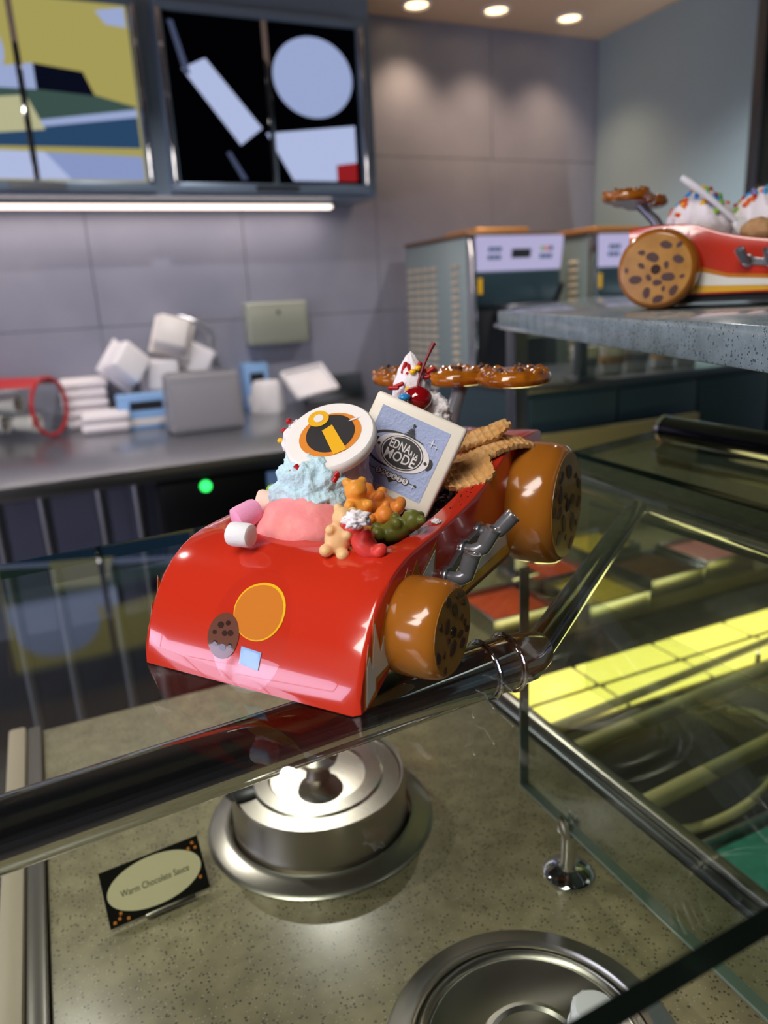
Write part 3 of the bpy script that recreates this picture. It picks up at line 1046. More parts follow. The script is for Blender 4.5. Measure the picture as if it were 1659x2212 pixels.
# glowing light boxes
for row, yy in enumerate((.875, .955)):
    for q in range(5):
        x0 = .62 + q * .19
        lb = tag(empty('light_box', (x0 + .09, yy, zc)), 'flat yellow glowing light tile in the %s row of the dipping case' % ('front' if row == 0 else 'rear'), 'light', 'yellow light tiles, %s row' % ('front' if row == 0 else 'rear'))
        MB().between((-.092, -.036, .001), (.092, .036, .006)).build('tile_tray', 'case_inner', lb)
        MB().between((-.09, -.033, .0065), (.09, .033, .012), bev=.002).build('tile_lens', 'case_glow', lb)
area_lamp('case_lamp', (1.0, .9, zc + .05), (.9, .18), 3, (1, .86, .40), rot=(PI, 0, 0))
bpy.data.objects['case_lamp'].parent = r
bpy.data.objects['case_lamp'].location = (.52, .88, H + .03)
for k_, (yy, zz, rr, lbl) in enumerate(((.80, -.455, .008, 'thin steel rod nearest the yellow light tiles'), (.735, -.45, .011, 'pale steel rod in the middle of the dipping case'), (.598, -.45, .012, 'thick steel rod beside the teal tub'))):
    rd = tag(empty('case_rod', (.60, yy, zz)), lbl, 'rod')
    MB().cyl((0, 0, 0), (.95, .07, 0), rr, seg=16).build('rod_bar', 'rod_lit', rd)
    for x in (.02, .5):
        MB().cyl((x, .07 * x / .95, -rr), (x, .07 * x / .95, zc - zz + .0005), .005, seg=10).build('rod_foot', 'steel', rd)
gt = [('tub_teal', .70, .45, 'square teal ice cream tub in the dipping case'), ('tub_yellow', .86, .50, 'square yellow ice cream tub next to the teal one'), ('tub_brown', 1.05, .46, 'square brown ice cream tub in the dipping case'),
      ('tub_orange', .80, 1.20, 'square orange ice cream tub behind the light tiles'), ('tub_orange', .99, 1.33, 'square orange tub in the back row of the case'), ('tub_yellow', 1.0, 1.16, 'square yellow tub behind the light tiles'),
      ('tub_brown', 1.2, 1.2, 'square brown tub behind the light tiles'), ('tub_pink', 1.38, 1.22, 'square pink tub behind the light tiles'), ('tub_yellow', 1.2, 1.4, 'square yellow tub in the back row of the case')]
for m_, x, y, lb in gt:
    r2 = tag(empty('ice_cream_tub', (x, y, zc + (.0305 if y > 1.1 else .001))), lb, 'tub')
    b = MB()
    for a_, s_ in (((-.075, 0, .02), (.006, .156, .04)), ((.075, 0, .02), (.006, .156, .04)), ((0, -.075, .02), (.144, .006, .04)), ((0, .075, .02), (.144, .006, .04))):
        b.box(a_, s_, bev=.001)
    b.build('tub_wall', 'steel', r2)
    MB().box((0, 0, .016), (.142, .142, .031), bev=.01, seg=3).build('ice_cream', m_, r2)
hk = tag(MB().tube([(.74 + .12 * math.sin(t), .63 + .08 * math.cos(t), -.46 + .04 * math.sin(t)) for t in [PI * .3 + PI * i / 14 for i in range(15)]], .006, seg=10).build('curved_hose', 'rod_lit'), 'pale curved hose hanging among the steel rods', 'hose')

# ------------------------------------------------------------------ granite ledge with the second car
ZG = .154
G0 = onz(1075, 672, ZG)
dn = Vector((math.cos(math.radians(-111)), math.sin(math.radians(-111)), 0))
df = Vector((math.cos(math.radians(44)), math.sin(math.radians(44)), 0))
g1 = G0 + dn * .95
g2 = g1 + Vector((1.2, -.1, 0))
g3 = G0 + df * 1.3
gran = MB().prism([(G0.x, G0.y), (g1.x, g1.y), (g2.x, g2.y), (g3.x, g3.y)], .027, Matrix.Translation((0, 0, ZG - .027)), bev=.002)
tag(gran.build('granite_ledge', 'granite'), 'speckled blue grey granite ledge carrying the second toy car', 'ledge')
nin = Vector((-dn.y, dn.x, 0))
if nin.dot(Vector((1, 0, 0))) < 0:
    nin = -nin
ZK = -.07
XK = ony(1130, 840, 1.68).x
for q, (x, y) in enumerate(((.80, 1.16), (1.42, 1.74))):
    zb_ = -.36 if q == 0 else ZK
    ps = tag(empty('ledge_post', (x, y, zb_)), 'steel post under the granite ledge, %s' % ('standing at the end of the lit case' if q == 0 else 'standing on the dark teal cabinet'), 'post')
    h_ = ZG - .0275 - zb_
    MB().box((0, 0, h_ / 2), (.03, .03, h_ - .013), bev=.003).build('post_body', 'steel_dark', ps)
    MB().box((0, 0, h_ - .0035), (.06, .06, .006), bev=.001).build('post_plate', 'steel', ps)
    MB().box((0, 0, .0035), (.06, .06, .006), bev=.001).build('post_foot', 'steel', ps)
cb = tag(empty('ledge_cabinet', (XK, 1.66, FLOOR)), 'dark teal cabinet behind the lit case under the granite ledge', 'cabinet')
HK = ZK - FLOOR
MB().between((0, .012, 0), (1.25, .5, HK - .016)).build('cabinet_body', 'teal_panel', cb)
MB().between((-.005, 0, HK - .0155), (1.255, .505, HK - .0005), bev=.003).build('cabinet_top', 'steel_dark', cb)
for k_ in range(4):
    MB().between((.01 + k_ * .31, .0, .75), (.31 + k_ * .31, .0115, HK - .03), bev=.003).build('cabinet_door', 'teal_panel', cb)
gsh = tag(empty('glass_screen', (XK + .01, 1.70, ZK)), 'upright glass screen with pale green edge on the teal cabinet', 'glass panel')
MB().between((0, 0, .0005), (1.2, .008, .13)).build('screen_pane', 'glass_green', gsh)
MB().between((0, -.001, .1301), (1.2, .009, .137)).build('screen_edge', 'glass_edge_pale', gsh)
for k_, (u, tall) in enumerate(((1262, 1.0), (1320, 1.25), (1372, .9), (1430, 1.1), (1478, .8))):
    Q = ony(u, 820, 1.80)
    lb = ('white paper cup at the end of the row under the granite', 'tall tan banded paper cup under the granite', 'short white cup in the middle of the row under the granite', 'tan banded paper cup with grey neighbours under the granite', 'shortest white cup under the granite')[k_]
    cp = tag(empty('sample_cup', (Q.x, 1.80, ZK)), lb, 'cup', 'cups under the granite ledge')
    MB().lathe([(0, 0), (.03, 0), (.041, .08 * tall), (.043, .083 * tall), (.041, .086 * tall), (.039, .08 * tall), (.028, .004), (0, .004)], 24).build('cup_wall', 'cup_white', cp)
    MB().lathe([(.0345, .028), (.0365, .028), (.039, .052), (.0365, .052)], 24).build('cup_band', 'wafer_tan' if k_ % 2 else 'grey_plastic', cp)

# ------------------------------------------------------------------ the toy car dish
nL, nR = onz(305, 1432, 0), onz(778, 1552, 0)
MC = (nL + nR) / 2
TH = math.radians(216)
CX, CY = Vector((math.cos(TH), math.sin(TH), 0)), Vector((-math.sin(TH), math.cos(TH), 0))
W = .0672
PROF = [(0, 0), (-.0030, .010), (-.0062, .019), (-.0102, .027), (-.0155, .0358), (-.0215, .0435), (-.029, .0500), (-.0375, .0548), (-.0455, .0578), (-.0535, .0596)]
TOP = [(-.0535, .0596), (-.062, .0605), (-.076, .0614), (-.092, .0622), (-.1075, .0635), (-.124, .0655), (-.14, .068), (-.156, .0715), (-.17, .0755), (-.182, .0800), (-.192, .0838), (-.204, .0862), (-.218, .0872), (-.235, .0875), (-.252, .0870), (-.262, .0855)]


def lerp_prof(pts, x):
    for (xa, za), (xb, zb) in zip(pts, pts[1:]):
        if xb <= x <= xa:
            return za + (zb - za) * (x - xa) / (xb - xa)
    return pts[-1][1] if x < pts[-1][0] else pts[0][1]


def car_w(x, y, z):
    return MC + CX * x + CY * y + Vector((0, 0, z))


def to_loc(P):
    q = P - MC
    return Vector((q.dot(CX), q.dot(CY), P.z))


def loc_y(u, v, y):
    d = ray(u, v)
    return to_loc(CAM + d * ((y - (CAM - MC).dot(CY)) / d.dot(CY)))


def loc_x(u, v, x):
    d = ray(u, v)
    return to_loc(CAM + d * ((x - (CAM - MC).dot(CX)) / d.dot(CX)))


def loc_z(u, v, z):
    return to_loc(onz(u, v, z))


def zbot(x):
    if x > -.012:
        return 0.0005
    return min(.014, .0005 + (-.012 - x) * .5)


def body_mesh():
    bm = bmesh.new()
    lip = .0028
    st = []
    for x, z in PROF[1:-1]:
        st.append((x, z, None))
    for x, z in TOP:
        st.append((x, z, None))
    # insert opening boundary stations
    xo0, xo1 = -.0560, -.212

    def wi(x):
        a = min(1, max(0, (xo0 - x) / .016))
        b = min(1, max(0, (x - xo1) / .03))
        return .054 * (math.sqrt(1 - (1 - a) ** 2) * .22 + .78) * (math.sqrt(1 - (1 - b) ** 2) * .35 + .65)
    xs_ = sorted(set([round(x, 4) for x, _, _ in st] + [xo0, xo0 - .0008, xo0 - .002, xo0 - .004, xo0 - .008, xo0 - .012, xo1 + .001, xo1, xo1 + .003, xo1 + .006, xo1 + .012, -.2]), reverse=True)
    full = PROF + TOP[1:]
    rows = []
    for x in xs_:
        zt_ = lerp_prof(full, x)
        zb = zbot(x)
        opening = xo1 + .0005 <= x <= xo0 - .0004
        if opening:
            w_i = wi(x)
            zf = .032 + (max(0, -x - .15) * .35)
            e = .0015
            pts = [(-W, zb), (-W, (zb + zt_) / 2), (-W, zt_ - lip), (-W + lip * .3, zt_ - lip * .3), (-W + lip, zt_), (-w_i - e, zt_), (-w_i, zt_ - e), (-w_i, zf), (0, zf)]
        else:
            w_i = min(.05, W - .01)
            pts = [(-W, zb), (-W, (zb + zt_) / 2), (-W, zt_ - min(lip, zt_ * .3)), (-W + lip * .3, zt_ - min(lip, zt_ * .3) * .3), (-W + lip, zt_), (-w_i - .0015, zt_), (-w_i, zt_), (-w_i * .5, zt_), (0, zt_)]
        pts = pts + [(-a, b) for a, b in reversed(pts[:-1])]
        rows.append([bm.verts.new((x, a, b)) for a, b in pts])
    n = len(rows[0])
    tip = [bm.verts.new((0.0, v.co.y, 0.0005 + .0001 * i)) for i, v in enumerate(rows[0][:0])]
    for A, B in zip(rows, rows[1:]):
        for k in range(n - 1):
            bm.faces.new((A[k], B[k], B[k + 1], A[k + 1]))
        bm.faces.new((A[n - 1], B[n - 1], B[0], A[0]))
    bm.faces.new(rows[-1])
    # nose lip: close first row down to z=0 line
    f0 = [bm.verts.new((0.0, v.co.y, 0.0006)) for v in (rows[0][4], rows[0][n - 5])]
    R_ = rows[0]
    bm.faces.new([f0[0]] + R_[4:n - 4] + [f0[1]])
    bm.faces.new([R_[0], R_[1], R_[2], R_[3], R_[4], f0[0]])
    bm.faces.new([f0[1], R_[n - 5], R_[n - 4], R_[n - 3], R_[n - 2], R_[n - 1]])
    bm.faces.new([R_[0], f0[0], f0[1], R_[n - 1]])
    bmesh.ops.recalc_face_normals(bm, faces=bm.faces[:])
    me = bpy.data.meshes.new('car_body')
    bm.to_mesh(me)
    bm.free()
    me.materials.append(MATS['red_plastic'])
    for p in me.polygons:
        p.use_smooth = True
    me.set_sharp_from_angle(angle=.75)
    return me


def wheel(name, x, side, R, yin, yout, parent, seed):
    rnd = random.Random(seed)
    M = Matrix.Translation((x, side * yin, R + .0004)) @ rotm((-side * PI / 2, 0, 0))
    D = yout - yin
    b = R * .16
    wl = MB().lathe([(0, 0), (R * .9, 0), (R * .97, D * .06), (R, D * .2), (R, D * .55), (R * .985, D * .75), (R * .95, D * .9), (R * .88, D * .985), (R * .86, D), (0, D)], 56, M).build('wheel', 'caramel_plastic', parent)
    wl['label'] = 'glossy caramel coloured wheel'
    fc = MB().lathe([(0, D + .0003), (R * .85, D + .0003), (R * .85, D - .001), (0, D - .001)], 48, M).build('cookie_face', 'cookie_face', wl)
    MB().lathe([(0, D + .0012), (R * .1, D + .0012), (R * .12, D + .0004), (R * .12, D), (0, D)], 20, M).build('wheel_hub', 'sticker_dark', wl)
    n = 0
    done = []
    tries = 0
    ch = MB()
    while n < 17 and tries < 400:
        tries += 1
        a, rr = rnd.uniform(0, 2 * PI), R * math.sqrt(rnd.uniform(.04, .62))
        s = R * rnd.choice((.06, .08, .1, .12, .14))
        px, py = rr * math.cos(a), rr * math.sin(a)
        if any(math.hypot(px - q[0], py - q[1]) < s + q[2] + R * .05 for q in done) or rr < s + R * .13:
            continue
        done.append((px, py, s))
        ph = rnd.uniform(0, PI)
        pts = [(px + (s * 1.25 * math.cos(t) * math.cos(ph) - s * .8 * math.sin(t) * math.sin(ph)) * rnd.uniform(.85, 1.1), py + (s * 1.25 * math.cos(t) * math.sin(ph) + s * .8 * math.sin(t) * math.cos(ph)) * rnd.uniform(.85, 1.1)) for t in [2 * PI * q / 9 for q in range(9)]]
        MB().prism(pts, .0005, M @ Matrix.Translation((0, 0, D + .0004))).build('chocolate_chip', 'cookie_chip', wl)
        n += 1
    return wl


def lumpy(discs, th, seed, sub=.0016):
    """a flat lumpy biscuit made of overlapping discs"""
    b = MB()
    for (cx, cy, R) in discs:
        b.lathe([(0, 0), (R * .8, 0), (R * .94, th * .15), (R, th * .45), (R * .95, th * .8), (R * .8, th), (R * .3, th * .98), (0, th * .85)], 30, Matrix.Translation((cx, cy, 0)))
    rnd = random.Random(seed)
    for (cx, cy, R) in discs:
        for q in range(26):
            a, rr = rnd.uniform(0, 2 * PI), R * math.sqrt(rnd.uniform(0, .85))
            b.sph((cx + rr * math.cos(a), cy + rr * math.sin(a), th * .93), rnd.uniform(.0026, .0046), (1, 1, .8), sub=1)
    o = b.build('tmp', 'glaze')
    m = o.modifiers.new('r', 'REMESH')
    m.mode = 'VOXEL'
    m.voxel_size = .0009
    s = o.modifiers.new('s', 'SMOOTH')
    s.iterations = 2
    me = bake(o)
    return me


def nose_pt(s, y, off):
    """point on the curved nose; s = arc length up from the bottom edge"""
    P = [Vector((x, 0, z)) for x, z in PROF + TOP[1:4]]
    acc = 0
    for a, b in zip(P, P[1:]):
        L = (b - a).length
        if acc + L >= s:
            t = (s - acc) / L
            d = (b - a).normalized()
            nrm = Vector((d.z, 0, -d.x))
            q = a + (b - a) * t + nrm * off
            return Vector((q.x, y, q.z))
        acc += L
    return Vector((P[-1].x, y, P[-1].z + off))


def nose_patch(poly, off, name, m, parent, grid=None):
    """polygon given as (y, s) wrapped on the nose"""
    bm = bmesh.new()
    cy = sum(p[0] for p in poly) / len(poly)
    cs = sum(p[1] for p in poly) / len(poly)
    rings = []
    K = 7
    for k in range(1, K + 1):
        f = k / K
        rings.append([bm.verts.new(nose_pt(cs + (s - cs) * f, cy + (y - cy) * f, off)) for y, s in poly])
    c0 = bm.verts.new(nose_pt(cs, cy, off))
    n = len(poly)
    for i in range(n):
        bm.faces.new((c0, rings[0][i], rings[0][(i + 1) % n]))
    for A, B in zip(rings, rings[1:]):
        for i in range(n):
            bm.faces.new((A[i], B[i], B[(i + 1) % n], A[(i + 1) % n]))
    bmesh.ops.recalc_face_normals(bm, faces=bm.faces[:])
    me = bpy.data.meshes.new(name)
    bm.to_mesh(me)
    bm.free()
    me.materials.append(MATS[m])
    for p in me.polygons:
        p.use_smooth = True
    return link(name, me, parent)


def nose_hit(u, v):
    d = ray(u, v)
    best = None
    P = PROF + TOP[1:4]
    acc = 0
    for (xa, za), (xb, zb) in zip(P, P[1:]):
        # param ray local
        o_ = to_loc(CAM)
        dl = Vector((d.dot(CX), d.dot(CY), d.z))
        nx, nz = (zb - za), -(xb - xa)
        den = dl.x * nx + dl.z * nz
        L = math.hypot(xb - xa, zb - za)
        if abs(den) > 1e-9:
            t = ((xa - o_.x) * nx + (za - o_.z) * nz) / den
            q = o_ + dl * t
            k_ = ((q.x - xa) * (xb - xa) + (q.z - za) * (zb - za)) / (L * L)
            if -.001 <= k_ <= 1.001 and t > 0 and (best is None or t < best[0]):
                best = (t, q.y, acc + k_ * L)
        acc += L
    return best[1], best[2]


def side_decal(parent, sgn):
    """flame shapes on the side panels, each layer its own thin mesh"""
    def put_(pts, off, name, m):
        M = Matrix(((1, 0, 0, 0), (0, 0, sgn, sgn * (W + off)), (0, 1, 0, 0), (0, 0, 0, 1)))
        MB().prism(pts, .00012, M).build(name, m, parent)
    def pxs(pp):
        return [(q.x - .0042 * max(0, 1 - q.z / .05) - .0008, max(q.z - .0012, zbot(q.x - .004) + .0006)) for q in (loc_y(u, v, W + .0003) for u, v in pp)]
    zig_o = pxs([(777, 1545), (782, 1455), (790, 1392), (796, 1430), (804, 1325), (814, 1395), (834, 1300), (846, 1330), (846, 1440), (806, 1480), (804, 1510)])
    zig = pxs([(780, 1535), (785, 1445), (791, 1420), (796, 1448), (805, 1345), (815, 1412), (834, 1325), (844, 1345), (842, 1425), (802, 1468), (800, 1495)])
    put_(zig_o, .0001, 'flame_outline', 'flame_orange')
    put_(zig, .0003, 'flame_core', 'flame_white')
    sp_o = pxs([(868, 1262), (880, 1222), (886, 1246), (900, 1204), (906, 1240), (942, 1164), (934, 1275), (900, 1275)])
    sp_i = pxs([(905, 1262), (909, 1244), (939, 1184), (928, 1262)])
    put_(sp_o, .0001, 'flame_outline', 'flame_orange')
    put_(sp_i, .0003, 'flame_core', 'flame_white')
    band_o = [(-.085, .0165), (-.11, .030), (-.16, .034), (-.19, .043), (-.206, .0565), (-.228, .068), (-.2615, .076), (-.2615, .0155), (-.085, .0155)]
    band_i = [(-.095, .019), (-.115, .0265), (-.16, .030), (-.19, .038), (-.207, .0515), (-.23, .062), (-.261, .070), (-.261, .026), (-.12, .0205)]
    put_(band_o, .0001, 'flame_outline', 'flame_orange')
    put_(band_i, .0003, 'flame_core', 'flame_white')
    put_([(-.09, .0158), (-.261, .0158), (-.261, .030), (-.2, .0235), (-.13, .0205)], .0005, 'flame_base', 'flame_yellow')


def exhaust(parent, sgn):
    ex = empty('exhaust')
    ex.parent = parent
    plate = []
    cen = [(q.x, q.z) for q in (loc_y(965, 1247, W + .001), loc_y(1001, 1187, W + .001), loc_y(1035, 1149, W + .001))]
    tips = [loc_y(1021, 1196, W + .0148), loc_y(1066, 1143, W + .0172), loc_y(1108, 1113, W + .0195)]
    # scalloped manifold strip
    mb = MB()
    for i, (x, z) in enumerate(cen):
        mb.cyl((x, sgn * (W - .0005), z), (x, sgn * (W + .0026), z), .0062, seg=20)
    for a, b in zip(cen, cen[1:]):
        d = Vector((b[0] - a[0], 0, b[1] - a[1]))
        mb.box(((a[0] + b[0]) / 2, sgn * (W + .001), (a[1] + b[1]) / 2), (d.length, .0031, .0072), rot=(0, -math.atan2(d.z, d.x), 0))
    o = mb.build('tmp', 'pipe_silver')
    m = o.modifiers.new('r', 'REMESH')
    m.mode = 'VOXEL'
    m.voxel_size = .0005
    s = o.modifiers.new('s', 'SMOOTH')
    s.iterations = 6
    link('manifold_plate', bake(o), ex)
    for i, (x, z) in enumerate(cen):
        e0 = Vector((x, sgn * (W + .002), z))
        e1 = e0 + Vector((-.002, sgn * .0085, -.0005))
        tip = Vector((tips[i].x, sgn * tips[i].y, tips[i].z))
        LT = (tip - e1).length
        dr = (tip - e1).normalized()
        mb = MB()
        pts = [e0, e0 + Vector((0, sgn * .004, 0)), e0 + Vector((0, sgn * .0072, 0)) + dr * .001, e1 + dr * .0025, e1 + dr * .006, tip]
        rad = [.0036, .0036, .0042, .0046, .0047, .0048]
        mb.tube(pts, .004, seg=20, radii=rad)
        p = mb.build('exhaust_pipe', 'pipe_grey', ex)
        q = Vector((0, 0, 1)).rotation_difference(dr).to_matrix().to_4x4()
        MB().lathe([(.0049, -.0008), (.0049, .0006), (.0036, .0009), (.0024, .0004), (.0022, -.0002), (0, -.0004)], 24, Matrix.Translation(tip) @ q).build('pipe_mouth', 'pipe_silver', p)
    return ex


def make_car():
    r = empty('toy_car_dish')
    bd = link('car_body', body_mesh(), r)
    bd['label'] = 'shiny red car shaped dish body'
    MB().between((-.25, -W + .006, .006), (-.03, W - .006, .0135)).build('underside', 'underside', r)
    for sgn in (1, -1):
        side_decal(bd, sgn)
        exhaust(r, sgn)
        if sgn > 0:
            wheel('wheel', -.0505, sgn, .0248, W - .004, .0915, r, 5 + sgn)
        wheel('wheel', -.227, sgn, .0415, W - .004, .0965, r, 11 + sgn)
        ax = MB().cyl((-.0505, sgn * (W - .012), .025), (-.0505, sgn * (W - .0042), .025), .006, seg=12)
        ax.cyl((-.227, sgn * (W - .012), .04), (-.227, sgn * (W - .0042), .04), .008, seg=12)
        ax.build('axle', 'underside', r)
    # rear wing of glazed cookies
    ps = MB()
    ps.tube([(-.243, .004, .0855), (-.250, .004, .098), (-.260, .004, .108), (-.268, .004, .1165)], .006, seg=20, radii=[.0068, .0058, .0052, .006])
    ps.build('wing_post', 'pipe_grey', r)
    wg = link('cookie_wing', lumpy([(-.272, -.045, .0265), (-.274, .0, .0255), (-.270, .0445, .0265)], .0115, 3), r)
    wg['label'] = 'row of glossy lumpy brown cookies forming the rear wing'
    wg.location.z = .1155
    rnd = random.Random(4)
    cm = MB().sph((0, 0, 0), .0026, (1.2, .9, .6), sub=1, nz=.3, ns=2, seed=2).mesh('chip', 'cookie_chip')
    for q in range(26):
        cy_ = (-.045, 0, .0445)[q % 3]
        a, rr = rnd.uniform(0, 2 * PI), .022 * math.sqrt(rnd.random())
        c_ = link('chocolate_chip', cm, wg)
        c_.location = (-.272 + rr * math.cos(a), cy_ + rr * math.sin(a), .0122)
        c_.rotation_euler = (rnd.random(), rnd.random(), rnd.random() * 6)
    # clear sticker on the nose, with a plain oval and a cookie print
    yc, sc = nose_hit(560, 1320)
    yk, sk = nose_hit(483, 1373)
    yp, sp2 = nose_hit(540, 1420)
    st = nose_patch(ell((yc + yp) / 2 - .003, (sc + sp2) / 2 + .002, .0235, .0315, 40), .00015, 'clear_sticker', 'film', bd)
    nose_patch(ell(yc, sc, .0155, .0148, 36), .0003, 'oval_border', 'sticker_yellow', st)
    nose_patch(ell(yc - .0003, sc - .0004, .0145, .0138, 36), .0004, 'oval_print', 'sticker_orange', st)
    nose_patch(ell(yk, sk, .0099, .0115, 30), .00045, 'cookie_print', 'sticker_brown', st)
    for a, rr, s in ((.4, .5, .0016), (1.3, .65, .0013), (2.1, .55, .0017), (3.0, .6, .0012), (3.9, .6, .0014), (4.9, .55, .0018), (5.7, .7, .0012), (1.0, .15, .0015)):
        nose_patch(ell(yk + .0095 * rr * math.cos(a), sk + .0105 * rr * math.sin(a), s * 1.2, s, 9), .0006, 'cookie_speck', 'sticker_dark', st)
    nose_patch([(yp - .006, sp2 - .004), (yp + .006, sp2 - .0055), (yp + .0068, sp2 + .0035), (yp - .0058, sp2 + .0045)], .0005, 'blue_band', 'sticker_blue', st)
    return r


car = make_car()
car.location = MC
car.rotation_euler = (0, 0, TH)
tag(car, 'red toy car dessert dish with a long clear view of its nose, on the glass top', 'toy car', 'red toy car dishes')
car['label'] = 'red toy car dish full of sweets standing on the clear glass top'

# ------------------------------------------------------------------ toppings of the first car


def top(o, loc, rot=(0, 0, 0), label=None, cat=None, group=None):
    """place a thing with its origin at a car local point, rot in the car frame"""
    o.matrix_world = Matrix.Translation(car_w(*loc)) @ Matrix.Rotation(TH, 4, 'Z') @ rotm(rot)
    tag(o, label, cat, group)
    return o


# dark crumbs filling the trough
cr = MB()
rnd = random.Random(21)
cr.sph((-.135, 0, .040), 1, (.078, .050, .018), sub=4, nz=.04, ns=6)
for q in range(900):
    x = rnd.uniform(-.212, -.062)
    y = rnd.uniform(-.052, .052)
    e = 1 - ((x + .137) / .085) ** 2 * .5
    z = .0545 + .004 * noise.noise(Vector((x * 60, y * 60, 3))) + rnd.uniform(-.003, .002) + max(0, -x - .14) * .16
    s = rnd.choice((.001, .0015, .0018, .0024, .003))
    if abs(y) > .047:
        z -= .004
    cr.sph((x, y, z), s, (rnd.uniform(.7, 1.3), rnd.uniform(.7, 1.3), rnd.uniform(.6, 1)), (rnd.random() * 3, rnd.random() * 3, 0), sub=1, nz=.35, ns=1.3, seed=q)
for q in range(26):
    x, y = rnd.uniform(-.165, -.12), W - .006 + rnd.uniform(-.005, .003)
    cr.sph((x, y, lerp_prof(TOP, x) + .0002), rnd.uniform(.0002, .0005), sub=1)
o = cr.build('cookie_crumbs', 'crumb_dark')
top(o, (0, 0, 0), label='dark crushed cookie crumbs filling the red car dish', cat='crumbs')
o['kind'] = 'stuff'

# pink ice cream
P = loc_z(655, 1152, .057)
sc_ = MB().sph((0, 0, 0), .0265, (.92, 1.12, .80), sub=5, nz=.05, ns=1.6, seed=4)
top(sc_.build('ice_cream_scoop', 'ice_pink'), (P.x - .004, P.y - .002, .0575), label='pink ice cream scoop at the front of the red car dish', cat='ice cream')
P = loc_z(640, 1142, .057)
PX, PY = P.x - .004, P.y


def ragged(R, scale, seed, sub=5, amp=.22, fine=.10, fs=5.0):
    b = bmesh.new()
    bmesh.ops.create_icosphere(b, subdivisions=sub, radius=1)
    for v in b.verts:
        n = noise.fractal(v.co * 1.5 + Vector((seed, seed * 2, 0)), .9, 2.0, 3)
        n2 = noise.fractal(v.co * fs + Vector((0, seed, seed)), .7, 2.2, 4)
        n3 = noise.fractal(v.co * fs * 3.2 + Vector((seed, 0, seed)), .8, 2.1, 3)
        v.co *= 1 + amp * n + fine * n2 + fine * .25 * n3
        v.co = Vector((v.co.x * R * scale[0], v.co.y * R * scale[1], v.co.z * R * scale[2]))
    m = MB()
    me_ = bpy.data.meshes.new('t')
    b.to_mesh(me_)
    b.free()
    m.bm.from_mesh(me_)
    bpy.data.meshes.remove(me_)
    return m


# blue whipped cream with a lilac back swirl
P = loc_x(678, 1068, PX - .006)
wc = empty('whipped_cream')
top(wc, (PX - .006, P.y, P.z), label='ragged pale blue whipped cream dollop on the pink scoop', cat='whipped cream')
ragged(.0215, (1.0, 1.1, 1.15), 3, sub=6, amp=.2, fine=.10, fs=3).build('cream_front', 'cream_blue', wc, 3.2)
b = ragged(.018, (1.0, .95, 1.35), 9, amp=.15, fine=.08)
o = b.build('cream_swirl', 'cream_lilac', wc, 3.2)
o.location = (-.014, .010, .008)
for q, (x, y, z, s) in enumerate(((.011, .012, -.016, .0065), (.008, .018, -.017, .005), (.014, .004, -.015, .006), (.004, -.016, -.004, .006))):
    o = ragged(s, (1.1, 1, .8), 20 + q, sub=4, amp=.4, fine=.3, fs=4).build('cream_flake', 'cream_white', wc, 3.2)
    o.location = (x, y, z)
# cream cap behind the disc (white with sprinkles)
P = loc_x(632, 940, PX - .022)
w2 = ragged(.011, (.9, 1.0, 1.3), 31, sub=4, amp=.2, fine=.2).build('whipped_cream', 'cream_white')
top(w2, (P.x, P.y + .006, P.z - .006), label='white whipped cream tuft behind the round emblem candy', cat='whipped cream')


def rod_mesh(L, R, m):
    return MB().lathe([(0, -L / 2 - R * .6), (R * .7, -L / 2 - R * .3), (R, -L / 2), (R, L / 2), (R * .7, L / 2 + R * .3), (0, L / 2 + R * .6)], 10).mesh('sprinkle', m)


# round emblem candy
d_c = .0268
dep = (car_w(PX, PY, .1) - CAM).dot(FW) + .004
Pc = CAM + ray(711, 938) * dep
toc = (CAM - Pc).normalized()
iu = (UP - toc * UP.dot(toc)).normalized()
ir = iu.cross(toc).normalized()
ax_ = math.radians(20)
mn = (iu * math.cos(ax_) - ir * math.sin(ax_))
nrm = (toc * math.cos(math.radians(48)) + mn * math.sin(math.radians(48))).normalized()
mj = (ir * math.cos(ax_) + iu * math.sin(ax_)).normalized()
yv = nrm.cross(mj).normalized()
r = tag(empty('emblem_candy'), 'round white candy disc printed with an orange and black letter emblem', 'candy')
r.matrix_world = frame(mj, yv, nrm, Pc)
R_ = d_c
MB().lathe([(0, -.0076), (R_ * .92, -.0076), (R_ * .985, -.006), (R_, -.0038), (R_ * .985, -.0013), (R_ * .94, 0), (0, 0)], 64).build('candy_disc', 'white_candy', r)
MB().prism(ell(.0005, -.0005, .0182, .0168, 48), .00012, Matrix.Translation((0, 0, .0001))).build('emblem_oval', 'ink_orange', r)
MB().prism(ell(.0008, .0002, .0142, .0148, 48, rot=-.3), .00012, Matrix.Translation((0, 0, .0003))).build('emblem_center', 'ink_black', r)
MB().prism([(-.0032, .0042), (.0034, .0062), (.0062, -.0166), (-.0016, -.0172)], .00012, Matrix.Translation((0, 0, .0005))).build('letter_stem', 'ink_yellow', r)
MB().prism(ell(-.0028, .0148, .0062, .0066, 32), .00012, Matrix.Translation((0, 0, .0007))).build('letter_dot', 'ink_yellow', r)
MB().prism(ell(-.0026, .0148, .0029, .0032, 24), .00012, Matrix.Translation((0, 0, .0009))).build('dot_center', 'ink_white', r)
MB().prism([(.0125, .0042), (.0155, .0052), (.0195, .0046), (.0165, .0036)], .0001, Matrix.Translation((0, 0, .0007))).build('scratch', 'ink_white', r)

